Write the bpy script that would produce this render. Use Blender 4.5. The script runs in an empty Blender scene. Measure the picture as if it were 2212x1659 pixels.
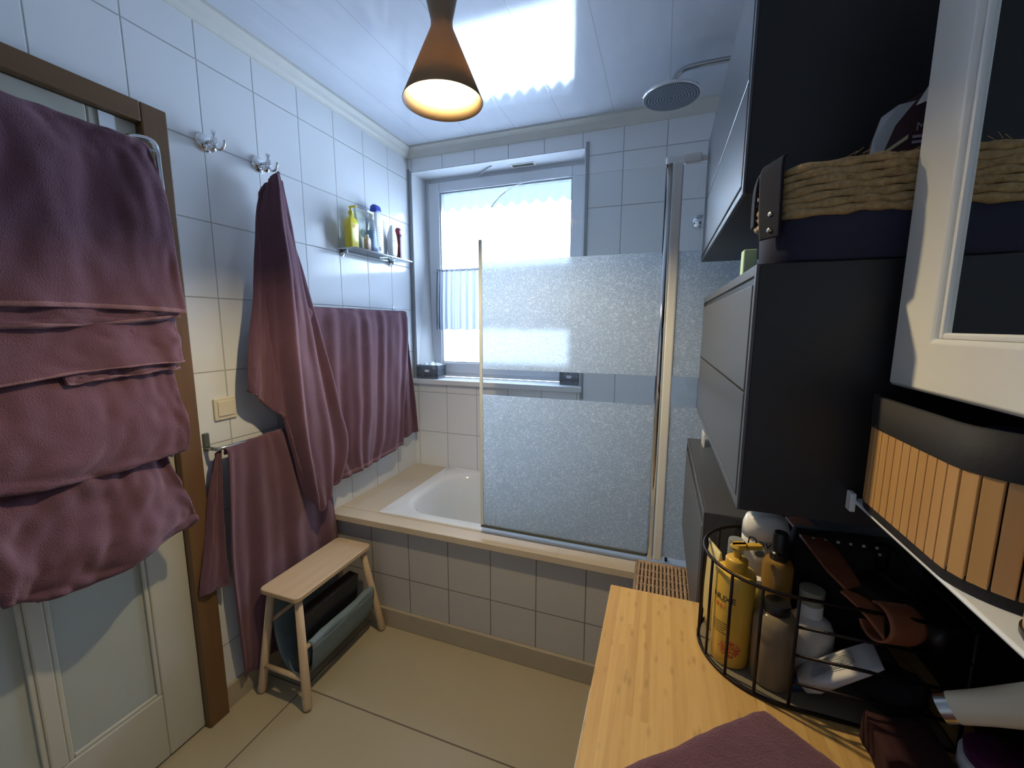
import bpy, bmesh, math, random
from mathutils import Vector, Matrix, noise
PI = math.pi
D = bpy.data
S = bpy.context.scene
COL = S.collection

# ---------------------------------------------------------------- camera
cam = D.objects.new('camera', D.cameras.new('camera'))
COL.objects.link(cam)
cam.data.sensor_width = 36.0
cam.data.lens = 891.2 / 2212 * 36.0
cam.data.clip_start = 0.02
cam.location = (1.4597, -2.2247, 1.4204)
yaw, pit, rol = 0.3457, -0.1411, 0.0024
F = Vector((-math.sin(yaw)*math.cos(pit), math.cos(yaw)*math.cos(pit), math.sin(pit)))
R = Vector((math.cos(yaw), math.sin(yaw), 0)); U = R.cross(F)
R2 = math.cos(rol)*R + math.sin(rol)*U; U2 = -math.sin(rol)*R + math.cos(rol)*U
cam.rotation_euler = Matrix((R2, U2, -F)).transposed().to_euler()
S.camera = cam

# ---------------------------------------------------------------- view + world + lights
S.view_settings.view_transform = 'Standard'
S.view_settings.look = 'None'
S.view_settings.gamma = 1
S.view_settings.use_curve_mapping = False
S.view_settings.exposure = 0.72
W = D.worlds.new('sky'); S.world = W; W.use_nodes = True
wb = W.node_tree.nodes['Background']
wb.inputs[0].default_value = (0.65, 0.79, 1.0, 1)
wb.inputs[1].default_value = 20.5
S.cycles.max_bounces = 10; S.cycles.diffuse_bounces = 5; S.cycles.transparent_max_bounces = 16
S.cycles.sample_clamp_indirect = 6.0

def light(name, kind, loc, energy, color, size=.1, size_y=None, rot=(0, 0, 0)):
    l = D.lights.new(name, kind); l.energy = energy; l.color = color
    if kind == 'AREA':
        l.size = size
        if size_y: l.shape = 'RECTANGLE'; l.size_y = size_y
    elif kind in ('POINT', 'SPOT'): l.shadow_soft_size = size
    o = D.objects.new(name, l); o.location = loc; o.rotation_euler = rot
    COL.objects.link(o); return o
# daylight portal just outside the window opening
pl = light('window_daylight', 'AREA', (.54, .30, 1.70), 10, (1, 1, 1), 1.05, 1.24, (-PI/2, 0, 0))
pl.data.cycles.is_portal = True
# pendant bulb
LAMP = Vector((.958, -1.305, 1.93))
light('pendant_bulb_light', 'POINT', LAMP + Vector((0, 0, .052)), 20.5, (1.0, .80, .46), .020)

# ---------------------------------------------------------------- materials
def new_mat(name):
    m = D.materials.new(name); m.use_nodes = True
    nt = m.node_tree; b = nt.nodes['Principled BSDF']
    return m, nt, b
def N(nt, t, **k):
    n = nt.nodes.new(t)
    for a, v in k.items(): setattr(n, a, v)
    return n
def mth(nt, op, a, b=None, c=None, clamp=False):
    n = N(nt, 'ShaderNodeMath', operation=op); n.use_clamp = clamp
    for i, v in enumerate((a, b, c)):
        if v is None: continue
        if isinstance(v, (int, float)): n.inputs[i].default_value = v
        else: nt.links.new(v, n.inputs[i])
    return n.outputs[0]
def mixc(nt, fac, a, b):
    n = N(nt, 'ShaderNodeMix', data_type='RGBA')
    if isinstance(fac, (int, float)): n.inputs[0].default_value = fac
    else: nt.links.new(fac, n.inputs[0])
    for i, v in ((6, a), (7, b)):
        if isinstance(v, tuple): n.inputs[i].default_value = (*v[:3], 1)
        else: nt.links.new(v, n.inputs[i])
    return n.outputs[2]
def objxyz(nt):
    tc = N(nt, 'ShaderNodeTexCoord'); s = N(nt, 'ShaderNodeSeparateXYZ')
    nt.links.new(tc.outputs['Object'], s.inputs[0])
    return tc.outputs['Object'], s.outputs
def tex_noise(nt, vec, scale, detail=4, rough=.5, dim=None):
    n = N(nt, 'ShaderNodeTexNoise'); n.inputs['Scale'].default_value = scale
    n.inputs['Detail'].default_value = detail; n.inputs['Roughness'].default_value = rough
    nt.links.new(vec, n.inputs['Vector']); return n.outputs['Fac']
def bump(nt, b, h, strength=.3, dist=.002, chain=None):
    n = N(nt, 'ShaderNodeBump'); n.inputs['Strength'].default_value = strength
    n.inputs['Distance'].default_value = dist
    nt.links.new(h, n.inputs['Height'])
    if chain is not None: nt.links.new(chain, n.inputs['Normal'])
    nt.links.new(n.outputs[0], b.inputs['Normal']); return n.outputs[0]
def mapvec(nt, vec, scale):
    n = N(nt, 'ShaderNodeMapping'); n.inputs['Scale'].default_value = scale
    nt.links.new(vec, n.inputs['Vector']); return n.outputs[0]

def plain(name, col, rough=.5, metal=0.0, var=.06, vscale=20, bs=0.0, bscale=200, spec=.5, coat=0.0, sub=0.0, trans=0.0, emis=None, ior=1.45):
    m, nt, b = new_mat(name); v, _ = objxyz(nt)
    nz = tex_noise(nt, v, vscale)
    c1 = tuple(min(1, c*(1+var)) for c in col); c2 = tuple(c*(1-var) for c in col)
    nt.links.new(mixc(nt, nz, c2, c1), b.inputs['Base Color'])
    b.inputs['Roughness'].default_value = rough; b.inputs['Metallic'].default_value = metal
    b.inputs['Specular IOR Level'].default_value = spec; b.inputs['IOR'].default_value = ior
    b.inputs['Coat Weight'].default_value = coat
    b.inputs['Transmission Weight'].default_value = trans
    if bs: bump(nt, b, tex_noise(nt, v, bscale), bs, .001)
    if emis: b.inputs['Emission Color'].default_value = (*emis[0], 1); b.inputs['Emission Strength'].default_value = emis[1]
    return m

def tile_mat(name, ax, u0, v0, tw, th, col=(.74, .76, .78), grout=(.40, .41, .41), gw=.0022, rough=.13, wav=.25, alt=None):
    """grid of ceramic tiles in the object's own axes; ax = (u axis, v axis)"""
    m, nt, b = new_mat(name); v, s = objxyz(nt)
    def line(sock, o, t):
        f = mth(nt, 'FRACT', mth(nt, 'DIVIDE', mth(nt, 'SUBTRACT', sock, o), t))
        d = mth(nt, 'MULTIPLY', mth(nt, 'MINIMUM', f, mth(nt, 'SUBTRACT', 1.0, f)), t)
        return d
    du = line(s[ax[0]], u0, tw); dv = line(s[ax[1]], v0, th)
    d = mth(nt, 'MINIMUM', du, dv)
    mr = N(nt, 'ShaderNodeMapRange', interpolation_type='SMOOTHSTEP'); nt.links.new(d, mr.inputs[0])
    mr.inputs[1].default_value = gw*.55; mr.inputs[2].default_value = gw*1.35
    k = mr.outputs[0]
    cu = mth(nt, 'FLOOR', mth(nt, 'DIVIDE', mth(nt, 'SUBTRACT', s[ax[0]], u0), tw))
    cv = mth(nt, 'FLOOR', mth(nt, 'DIVIDE', mth(nt, 'SUBTRACT', s[ax[1]], v0), th))
    cb = N(nt, 'ShaderNodeCombineXYZ'); nt.links.new(cu, cb.inputs[0]); nt.links.new(cv, cb.inputs[1])
    wn = N(nt, 'ShaderNodeTexWhiteNoise', noise_dimensions='3D'); nt.links.new(cb.outputs[0], wn.inputs['Vector'])
    big = tex_noise(nt, v, 6, 3)
    c2 = tuple(c*.95 for c in col)
    tc_ = mixc(nt, mth(nt, 'ADD', mth(nt, 'MULTIPLY', wn.outputs['Value'], .5), mth(nt, 'MULTIPLY', big, .5)), c2, col)
    nt.links.new(mixc(nt, k, grout, tc_), b.inputs['Base Color'])
    rr = N(nt, 'ShaderNodeMapRange'); nt.links.new(k, rr.inputs[0]); rr.inputs[3].default_value = .8; rr.inputs[4].default_value = rough
    nt.links.new(rr.outputs[0], b.inputs['Roughness'])
    n1 = bump(nt, b, tex_noise(nt, v, 5.5, 2), wav, .006)
    bump(nt, b, k, .6, .0015, n1)
    return m

def wood(name, c1, c2, axis=1, scale=8, strips=0.0, rough=.4, knots=False, off=0):
    m, nt, b = new_mat(name); v, s = objxyz(nt)
    sc = [scale*6]*3; sc[axis] = scale*.35
    vv = mapvec(nt, v, tuple(sc))
    n = tex_noise(nt, vv, 1.0, 6, .6)
    fac = n
    if strips:
        o = 0 if axis != 0 else 1
        cell = mth(nt, 'FLOOR', mth(nt, 'DIVIDE', s[o], strips))
        seg = mth(nt, 'FLOOR', mth(nt, 'ADD', mth(nt, 'MULTIPLY', s[axis], .9), mth(nt, 'MULTIPLY', mth(nt, 'SINE', mth(nt, 'MULTIPLY', cell, 12.9)), 7.3)))
        cb = N(nt, 'ShaderNodeCombineXYZ'); nt.links.new(cell, cb.inputs[0]); nt.links.new(seg, cb.inputs[1])
        wn = N(nt, 'ShaderNodeTexWhiteNoise', noise_dimensions='3D'); nt.links.new(cb.outputs[0], wn.inputs['Vector'])
        fac = mth(nt, 'ADD', mth(nt, 'MULTIPLY', n, .8), mth(nt, 'MULTIPLY', wn.outputs['Value'], .42), clamp=True)
    col = mixc(nt, fac, c1, c2)
    if knots:
        vo = N(nt, 'ShaderNodeTexVoronoi'); sv = [60]*3; sv[axis] = 20
        nt.links.new(mapvec(nt, v, tuple(sv)), vo.inputs['Vector']); vo.inputs['Scale'].default_value = 1
        kk = N(nt, 'ShaderNodeMapRange'); nt.links.new(vo.outputs['Distance'], kk.inputs[0])
        kk.inputs[1].default_value = .02; kk.inputs[2].default_value = .26; kk.inputs[3].default_value = .42; kk.inputs[4].default_value = 0
        col = mixc(nt, kk.outputs[0], col, tuple(c*.45 for c in c1))
    nt.links.new(col, b.inputs['Base Color']); b.inputs['Roughness'].default_value = rough
    bump(nt, b, n, .12, .001)
    return m

def terry(name, col):
    m, nt, b = new_mat(name); v, s = objxyz(nt)
    n1 = tex_noise(nt, v, 420, 3, .7); n2 = tex_noise(nt, v, 14, 4)
    vo = N(nt, 'ShaderNodeTexVoronoi'); vo.inputs['Scale'].default_value = 320; nt.links.new(v, vo.inputs['Vector'])
    f = mth(nt, 'ADD', mth(nt, 'MULTIPLY', n1, .6), mth(nt, 'MULTIPLY', n2, .4))
    nt.links.new(mixc(nt, f, tuple(c*.62 for c in col), tuple(c*1.35 for c in col)), b.inputs['Base Color'])
    b.inputs['Roughness'].default_value = .95; b.inputs['Specular IOR Level'].default_value = .15
    b.inputs['Sheen Weight'].default_value = .35; b.inputs['Sheen Roughness'].default_value = .5
    b.inputs['Sheen Tint'].default_value = (.9, .62, .66, 1)
    h = mth(nt, 'ADD', mth(nt, 'MULTIPLY', vo.outputs['Distance'], .6), n1)
    n_a = bump(nt, b, tex_noise(nt, v, 40, 3), .16, .004)
    bump(nt, b, h, .7, .0025, n_a)
    return m

def sheer(name, col, transp, rough=.8):
    m, nt, b = new_mat(name); out = nt.nodes['Material Output']
    v, s = objxyz(nt); nz = tex_noise(nt, mapvec(nt, v, (90, 90, 6)), 1.0, 3)
    c = mixc(nt, nz, tuple(x*.92 for x in col), col)
    d = N(nt, 'ShaderNodeBsdfDiffuse'); t = N(nt, 'ShaderNodeBsdfTranslucent'); tr = N(nt, 'ShaderNodeBsdfTransparent')
    nt.links.new(c, d.inputs[0]); nt.links.new(c, t.inputs[0])
    a = N(nt, 'ShaderNodeMixShader'); a.inputs[0].default_value = .6
    nt.links.new(d.outputs[0], a.inputs[1]); nt.links.new(t.outputs[0], a.inputs[2])
    e = N(nt, 'ShaderNodeMixShader'); e.inputs[0].default_value = transp
    nt.links.new(a.outputs[0], e.inputs[1]); nt.links.new(tr.outputs[0], e.inputs[2])
    nt.links.new(e.outputs[0], out.inputs[0]); nt.nodes.remove(b)
    return m

def clear_glass(name, tint=(.93, .97, .96), refl=.35, frost=None):
    """thin architectural glass; frost = list of (z0, z1) etched bands"""
    m, nt, b = new_mat(name); out = nt.nodes['Material Output']; nt.nodes.remove(b)
    tr = N(nt, 'ShaderNodeBsdfTransparent'); tr.inputs[0].default_value = (*tint, 1)
    gl = N(nt, 'ShaderNodeBsdfGlossy'); gl.inputs['Roughness'].default_value = .01
    fr = N(nt, 'ShaderNodeFresnel'); fr.inputs[0].default_value = 1.5
    fac = mth(nt, 'MULTIPLY', fr.outputs[0], refl*2, clamp=True)
    mx = N(nt, 'ShaderNodeMixShader'); nt.links.new(fac, mx.inputs[0])
    nt.links.new(tr.outputs[0], mx.inputs[1]); nt.links.new(gl.outputs[0], mx.inputs[2])
    res = mx.outputs[0]
    if frost:
        v, s = objxyz(nt); band = None
        for z0, z1, in frost:
            k = mth(nt, 'MULTIPLY', mth(nt, 'GREATER_THAN', s[2], z0), mth(nt, 'LESS_THAN', s[2], z1))
            band = k if band is None else mth(nt, 'MAXIMUM', band, k)
        vd = mapvec(nt, v, (1, .05, 1))
        nz = N(nt, 'ShaderNodeTexNoise'); nz.inputs['Scale'].default_value = 128; nz.inputs['Detail'].default_value = 0.6
        nz.inputs['Distortion'].default_value = 0.6; nt.links.new(vd, nz.inputs['Vector'])
        r = mth(nt, 'ABSOLUTE', mth(nt, 'SUBTRACT', nz.outputs['Fac'], .5))
        w = N(nt, 'ShaderNodeMapRange', interpolation_type='SMOOTHSTEP'); nt.links.new(r, w.inputs[0])
        w.inputs[1].default_value = .015; w.inputs[2].default_value = .075; w.inputs[3].default_value = 1; w.inputs[4].default_value = 0
        # etched flakes scatter light, the ground between them blurs what lies behind
        di = N(nt, 'ShaderNodeBsdfDiffuse'); di.inputs[0].default_value = (.80, .86, .86, 1)
        tl = N(nt, 'ShaderNodeBsdfTranslucent'); tl.inputs[0].default_value = (.84, .92, .96, 1)
        a = N(nt, 'ShaderNodeMixShader'); a.inputs[0].default_value = .62
        nt.links.new(di.outputs[0], a.inputs[1]); nt.links.new(tl.outputs[0], a.inputs[2])
        rf = N(nt, 'ShaderNodeBsdfRefraction'); rf.inputs['IOR'].default_value = 1.16; rf.inputs['Roughness'].default_value = .32
        rf.inputs[0].default_value = (.90, .94, .95, 1)
        e = N(nt, 'ShaderNodeMixShader')
        nt.links.new(mth(nt, 'ADD', .70, mth(nt, 'MULTIPLY', w.outputs[0], .16)), e.inputs[0])
        nt.links.new(mixc(nt, w.outputs[0], (.58, .65, .66), (.78, .84, .86)), di.inputs[0]); nt.links.new(mixc(nt, w.outputs[0], (.50, .56, .61), (.97, .98, 1.0)), tl.inputs[0])
        nt.links.new(rf.outputs[0], e.inputs[1]); nt.links.new(a.outputs[0], e.inputs[2])
        g2 = N(nt, 'ShaderNodeMixShader'); nt.links.new(band, g2.inputs[0])
        nt.links.new(res, g2.inputs[1]); nt.links.new(e.outputs[0], g2.inputs[2])
        res = g2.outputs[0]
    nt.links.new(res, out.inputs[0])
    return m

M = {}
M['tile_left'] = tile_mat('glazed white wall tile, left', (1, 2), -1.1938, 2.016-.2525*8, .2, .2525)
M['tile_far'] = tile_mat('glazed white wall tile, far', (0, 2), .2312, 2.2685-.2525*9, .2015, .2525, col=(.83, .85, .87), grout=(.45, .46, .46))
M['tile_right'] = tile_mat('glazed white wall tile, right', (1, 2), -1.1938, 2.016-.2525*8, .2, .2525)
M['tile_panel'] = tile_mat('glazed white bath panel tile', (0, 2), .2181, .2534, .2024, .2525, col=(.50, .48, .46), grout=(.20, .18, .16), rough=.3)  # same white tile, with the shade on the bath front put into a greyer colour
M['floor'] = tile_mat('beige stone floor tile', (0, 1), .20, -1.14, 1.25, .62, col=(.43, .365, .245), grout=(.14, .11, .08), gw=.003, rough=.38, wav=.05)
M['ledge'] = plain('beige bath ledge stone', (.60, .50, .37), .35, var=.08, vscale=9)
M['skirt'] = plain('beige stone skirting', (.40, .34, .25), .4, var=.1, vscale=12)
M['enamel'] = plain('white bath enamel', (.80, .81, .80), .10, var=.01, coat=.4)
M['plaster'] = plain('white painted plaster', (.74, .75, .76), .55, var=.03, bs=.1, bscale=40)
M['pvc'] = plain('white window plastic', (.66, .69, .73), .3, var=.02)
M['crown'] = plain('cream plaster crown moulding', (.62, .61, .56), .5, var=.05)
M['grey_trim'] = plain('grey edge trim', (.30, .32, .34), .4, var=.1)
M['casing'] = wood('brown varnished door casing', (.095, .047, .017), (.17, .088, .034), 2, 6, rough=.42)
M['casing_h'] = wood('brown varnished door casing head', (.095, .047, .017), (.17, .088, .034), 1, 6, rough=.42)
M['door'] = plain('cream painted door', (.47, .455, .385), .42, var=.03, vscale=5)
M['door_panel'] = plain('pale green grey door panel', (.38, .405, .375), .30, var=.04, vscale=6)
M['chrome'] = plain('polished chrome', (.80, .81, .82), .08, 1.0, var=.02)
M['chrome2'] = plain('brushed steel', (.55, .56, .56), .25, 1.0, var=.05)
M['alu'] = plain('pale anodised profile', (.80, .81, .81), .4, .0, var=.04)
M['seal'] = plain('pale grey rubber seal', (.72, .75, .72), .5, var=.05)
M['darkmetal'] = plain('black wire metal', (.018, .012, .012), .4, .6, var=.1)
M['dullmetal'] = plain('dull dark grey metal', (.14, .15, .13), .5, .6, var=.1)
M['anthracite'] = plain('satin anthracite cabinet lacquer', (.060, .062, .072), .33, var=.05, spec=.7)  # same finish as the sides, window reflection put into a lighter base colour
M['blackside'] = plain('black brown cabinet side', (.016, .015, .018), .42, var=.12, vscale=30)  # same finish as the fronts, darker copy for faces without the window reflection
M['gap'] = plain('dark joint', (.006, .006, .007), .7)
M['towel'] = terry('mauve terry towel', (.120, .058, .080))
M['towelhem'] = terry('mauve towel hem', (.20, .105, .118))
M['stool'] = wood('pale birch stool', (.44, .295, .165), (.60, .43, .26), 1, 5, rough=.5)
M['stool_leg'] = wood('pale birch stool leg', (.46, .32, .19), (.62, .46, .30), 2, 5, rough=.5)
M['sling'] = plain('blue grey cloth sling', (.16, .21, .23), .85, var=.1, bs=.2, bscale=300)
M['bamboo'] = wood('bamboo strip worktop', (.39, .212, .060), (.66, .432, .160), 1, 20, strips=.0105, rough=.42, knots=True)
M['bamboo_slat'] = wood('bamboo basket slat', (.42, .22, .075), (.60, .35, .14), 2, 5, rough=.45)
M['whitegoods'] = plain('white enamelled steel', (.72, .75, .78), .25, var=.01)
M['cream'] = plain('cream plastic', (.68, .63, .50), .35, var=.02)
M['cream2'] = plain('pale cream shiny plastic', (.80, .74, .56), .30, var=.02)
M['white'] = plain('white plastic', (.78, .78, .76), .3, var=.02)
M['offwhite'] = plain('off white plastic', (.60, .58, .53), .35, var=.03)
M['yellow'] = plain('yellow shelf bottle plastic', (.80, .66, .05), .25, var=.04, coat=.3)
M['gold'] = plain('golden yellow bottle plastic', (.70, .43, .055), .28, var=.04, coat=.3)
M['goldcap'] = plain('golden pump plastic', (.62, .37, .05), .3, var=.04)
M['orange'] = plain('orange print', (.75, .20, .04), .5)
M['red'] = plain('red print', (.62, .07, .04), .5, var=.3, vscale=150)
M['ink'] = plain('dark print', (.05, .045, .05), .6)
M['inkgrey'] = plain('grey print', (.25, .27, .30), .6)
M['green'] = plain('green print', (.04, .13, .06), .5, var=.3, vscale=90)
M['bluecap'] = plain('blue cap plastic', (.035, .07, .42), .3, var=.05)
M['blueliq'] = plain('blue liquid bottle', (.05, .28, .62), .15, var=.12, trans=.3)
M['clearpl'] = plain('clear plastic', (.75, .82, .86), .12, var=.02, trans=.75, ior=1.2)
M['tubeplastic'] = plain('pale green tube plastic', (.62, .68, .62), .35, var=.03)
M['wine'] = plain('dark red brown bottle', (.10, .02, .022), .25, var=.2)
M['winecap'] = plain('dark red cap', (.22, .03, .05), .3)
M['blackpl'] = plain('black plastic', (.012, .012, .014), .3)
M['amber'] = plain('amber glass', (.42, .24, .06), .12, var=.1, trans=.45, ior=1.3)
M['smoke'] = plain('brownish clear bottle', (.40, .31, .20), .15, var=.08, trans=.45, ior=1.25)
M['greycap'] = plain('grey green cap', (.30, .30, .22), .4)
M['paper'] = plain('white crumpled label paper', (.62, .60, .60), .7, bs=.3, bscale=60)
M['bluepaint'] = plain('dark blue cap', (.02, .05, .11), .4)
M['leather'] = plain('red brown leather', (.26, .085, .040), .5, var=.25, vscale=60, bs=.2)
M['blackcloth'] = plain('black cloth', (.008, .008, .011), .95, bs=.5, bscale=120)
M['dots'] = plain('black pouch cloth', (.010, .010, .012), .9)
M['navy'] = plain('navy fabric', (.018, .021, .048), .85, var=.15, bs=.25, bscale=400)
M['navyleather'] = plain('dark navy leather strap', (.012, .013, .025), .85, bs=.2, spec=.25)
M['rivet'] = plain('nickel rivet', (.55, .58, .50), .25, 1.0)
M['rope'] = plain('dry seagrass rope', (.37, .25, .12), .8, var=.6, vscale=190, bs=.9, bscale=260)
M['wicker'] = plain('brown wicker strand', (.44, .31, .215), .6, var=.4, vscale=80, bs=.3)
M['wickerdark'] = plain('dark brown wicker lining', (.07, .035, .02), .8)  # even dark brown behind the woven strands
M['blackfelt'] = plain('black basket band', (.012, .012, .016), .7, var=.2, bs=.3)
M['purple'] = plain('purple cloth', (.05, .035, .12), .9, var=.35, vscale=30, bs=.5, bscale=50)
M['plum'] = plain('plum plastic lid', (.07, .01, .05), .35)
M['tan'] = wood('tan wooden cup', (.36, .20, .08), (.50, .30, .13), 2, 5)
M['graybasket'] = plain('grey woven plastic', (.13, .15, .18), .5, var=.15)
M['tissue'] = plain('white tissue', (.72, .78, .82), .9, bs=.4, bscale=60)
M['blackgloss'] = plain('glossy black panel', (.010, .009, .009), .16, var=.1)
M['darkwood'] = wood('dark walnut strip', (.05, .028, .012), (.12, .07, .03), 2, 6, rough=.35)
M['darkred'] = plain('dark red cloth', (.03, .005, .006), .9, bs=.4)
M['nozzle'] = plain('grey shower plate', (.10, .12, .145), .35, .4)
M['nozzle2'] = plain('pale silicone nozzle ring', (.36, .40, .44), .5)
M['lampin'] = plain('cream enamel shade lining', (.86, .80, .58), .5, var=.02)
M['mirror'] = plain('mirror glass', (.82, .86, .85), .012, 1.0, var=.005)
M['mint'] = plain('pale green card', (.45, .62, .40), .6)
M['glass_shelf'] = clear_glass('glass shelf', (.86, .93, .92), .6)
M['pane'] = clear_glass('window pane glass', (.93, .97, 1.0), .4)
M['screen'] = clear_glass('bath screen glass', (.985, .992, .99), .5, [(1.246, 1.666), (.40, 1.140)])
M['cafe'] = sheer('backlit cafe curtain voile', (.21, .225, .26), .0)
M['lace'] = sheer('grey lavender lace edging', (.105, .116, .134), .0)
M['net'] = sheer('fine white net', (.10, .115, .14), .75)

def ceiling_mat():
    m, nt, b = new_mat('glossy white ceiling board'); v, s = objxyz(nt)
    f = mth(nt, 'FRACT', mth(nt, 'DIVIDE', mth(nt, 'SUBTRACT', s[0], .69), .25))
    d = mth(nt, 'MULTIPLY', mth(nt, 'MINIMUM', f, mth(nt, 'SUBTRACT', 1.0, f)), .25)
    k = N(nt, 'ShaderNodeMapRange'); nt.links.new(d, k.inputs[0]); k.inputs[1].default_value = .0003; k.inputs[2].default_value = .0022
    vein = tex_noise(nt, mapvec(nt, v, (9, 3, 1)), 1.6, 8, .65)
    kv = N(nt, 'ShaderNodeMapRange'); nt.links.new(vein, kv.inputs[0]); kv.inputs[1].default_value = .35; kv.inputs[2].default_value = .6
    c = mixc(nt, kv.outputs[0], (.575, .61, .68), (.61, .645, .71))
    nt.links.new(mixc(nt, k.outputs[0], (.42, .43, .46), c), b.inputs['Base Color'])
    b.inputs['Roughness'].default_value = .09; b.inputs['Specular IOR Level'].default_value = .45
    n1 = bump(nt, b, k.outputs[0], .15, .0006)
    bump(nt, b, tex_noise(nt, v, 3, 2), .06, .004, n1)
    return m
M['ceiling'] = ceiling_mat()

def lamp_mat():
    m, nt, b = new_mat('bronze lacquered pendant shade'); out = nt.nodes['Material Output']
    b.inputs['Base Color'].default_value = (.27, .195, .12, 1); b.inputs['Roughness'].default_value = .42
    b.inputs['Metallic'].default_value = .1
    t = N(nt, 'ShaderNodeBsdfTranslucent'); t.inputs[0].default_value = (.95, .72, .38, 1)
    mx = N(nt, 'ShaderNodeMixShader'); mx.inputs[0].default_value = .12
    nt.links.new(b.outputs[0], mx.inputs[1]); nt.links.new(t.outputs[0], mx.inputs[2]); nt.links.new(mx.outputs[0], out.inputs[0])
    return m
M['lampout'] = lamp_mat()
def lining_mat():
    m, nt, b = new_mat('cream enamel shade lining'); out = nt.nodes['Material Output']
    b.inputs['Base Color'].default_value = (.93, .88, .68, 1); b.inputs['Roughness'].default_value = .5
    t = N(nt, 'ShaderNodeBsdfTranslucent'); t.inputs[0].default_value = (.95, .78, .48, 1)
    mx = N(nt, 'ShaderNodeMixShader'); mx.inputs[0].default_value = .06
    nt.links.new(b.outputs[0], mx.inputs[1]); nt.links.new(t.outputs[0], mx.inputs[2]); nt.links.new(mx.outputs[0], out.inputs[0])
    return m
M['lampin'] = lining_mat()
m, nt, b = new_mat('glowing bulb'); b.inputs['Emission Color'].default_value = (1, .80, .46, 1); b.inputs['Emission Strength'].default_value = 70
M['bulb'] = m

# ---------------------------------------------------------------- geometry helpers
def link(name, bm, mat, parent=None, smooth=False, bevel=0, subsurf=0, solid=0, loc=None, rot=None, seg=2, auto=None):
    bmesh.ops.recalc_face_normals(bm, faces=bm.faces)
    me = D.meshes.new(name); bm.to_mesh(me); bm.free()
    mats = mat if isinstance(mat, (list, tuple)) else [mat]
    for x in mats: me.materials.append(M[x] if isinstance(x, str) else x)
    o = D.objects.new(name, me); COL.objects.link(o)
    if parent: o.parent = parent
    if loc: o.location = loc
    if rot: o.rotation_euler = rot
    if smooth:
        for p in me.polygons: p.use_smooth = True
    if solid:
        md = o.modifiers.new('thickness', 'SOLIDIFY'); md.thickness = solid; md.offset = 0
    if bevel:
        md = o.modifiers.new('bevel', 'BEVEL'); md.width = bevel; md.segments = seg; md.limit_method = 'ANGLE'
        md.harden_normals = False
    if subsurf:
        md = o.modifiers.new('subdivision', 'SUBSURF'); md.levels = subsurf; md.render_levels = subsurf
    return o
def bx(bm, x0, x1, y0, y1, z0, z1, mi=0):
    vs = [bm.verts.new((x, y, z)) for x in (x0, x1) for y in (y0, y1) for z in (z0, z1)]
    for q in ((0, 1, 3, 2), (4, 6, 7, 5), (0, 4, 5, 1), (2, 3, 7, 6), (0, 2, 6, 4), (1, 5, 7, 3)):
        f = bm.faces.new([vs[i] for i in q]); f.material_index = mi
    return vs
def box(name, a, mat, parent=None, bevel=0, **k):
    bm = bmesh.new(); bx(bm, *a); return link(name, bm, mat, parent, bevel=bevel, **k)
def lathe_bm(bm, prof, seg=40, c=(0, 0, 0), sx=1, sy=1, mi=0, power=2.0):
    rings = []
    for r, z in prof:
        ring = []
        for i in range(seg):
            a = 2*PI*i/seg; ca, sa = math.cos(a), math.sin(a)
            if power != 2.0:
                ca = math.copysign(abs(ca)**(2/power), ca); sa = math.copysign(abs(sa)**(2/power), sa)
            ring.append(bm.verts.new((c[0]+r*ca*sx, c[1]+r*sa*sy, c[2]+z)))
        rings.append(ring)
    for a, b_ in zip(rings, rings[1:]):
        for i in range(seg):
            f = bm.faces.new((a[i], a[(i+1) % seg], b_[(i+1) % seg], b_[i])); f.material_index = mi
    for ring, r in ((rings[0], prof[0][0]), (rings[-1], prof[-1][0])):
        if r > 1e-5:
            try: f = bm.faces.new(ring); f.material_index = mi
            except ValueError: pass
    bmesh.ops.remove_doubles(bm, verts=bm.verts, dist=1e-6)
def lathe(name, prof, mat, parent=None, seg=40, smooth=True, loc=None, rot=None, sx=1, sy=1, power=2.0, **k):
    bm = bmesh.new(); lathe_bm(bm, prof, seg, sx=sx, sy=sy, power=power)
    o = link(name, bm, mat, parent, smooth=smooth, loc=loc, rot=rot, **k)
    if smooth:
        try: o.data.set_sharp_from_angle(angle=math.radians(40))
        except Exception: pass
    return o
def tube_bm(bm, pts, r, seg=12, closed=False, mi=0):
    pts = [Vector(p) for p in pts]; n = len(pts); rings = []
    up = Vector((0, 0, 1)); prev = None
    for i, p in enumerate(pts):
        if closed: t = (pts[(i+1) % n]-pts[i-1]).normalized()
        else: t = (pts[min(i+1, n-1)]-pts[max(i-1, 0)]).normalized()
        if prev is None:
            a = up if abs(t.dot(up)) < .9 else Vector((1, 0, 0))
            u = t.cross(a).normalized()
        else:
            u = (prev - t*prev.dot(t)).normalized()
        prev = u; w = t.cross(u)
        rr = r[i] if isinstance(r, (list, tuple)) else r
        rings.append([bm.verts.new(p + (u*math.cos(2*PI*k/seg)+w*math.sin(2*PI*k/seg))*rr) for k in range(seg)])
    m = n if closed else n-1
    for i in range(m):
        a, b_ = rings[i], rings[(i+1) % n]
        for k in range(seg):
            f = bm.faces.new((a[k], a[(k+1) % seg], b_[(k+1) % seg], b_[k])); f.material_index = mi
    if not closed:
        for q in (rings[0], rings[-1]): f = bm.faces.new(q); f.material_index = mi
def tube(name, pts, r, mat, parent=None, seg=14, closed=False, **k):
    bm = bmesh.new(); tube_bm(bm, pts, r, seg, closed); return link(name, bm, mat, parent, smooth=True, **k)
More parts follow.
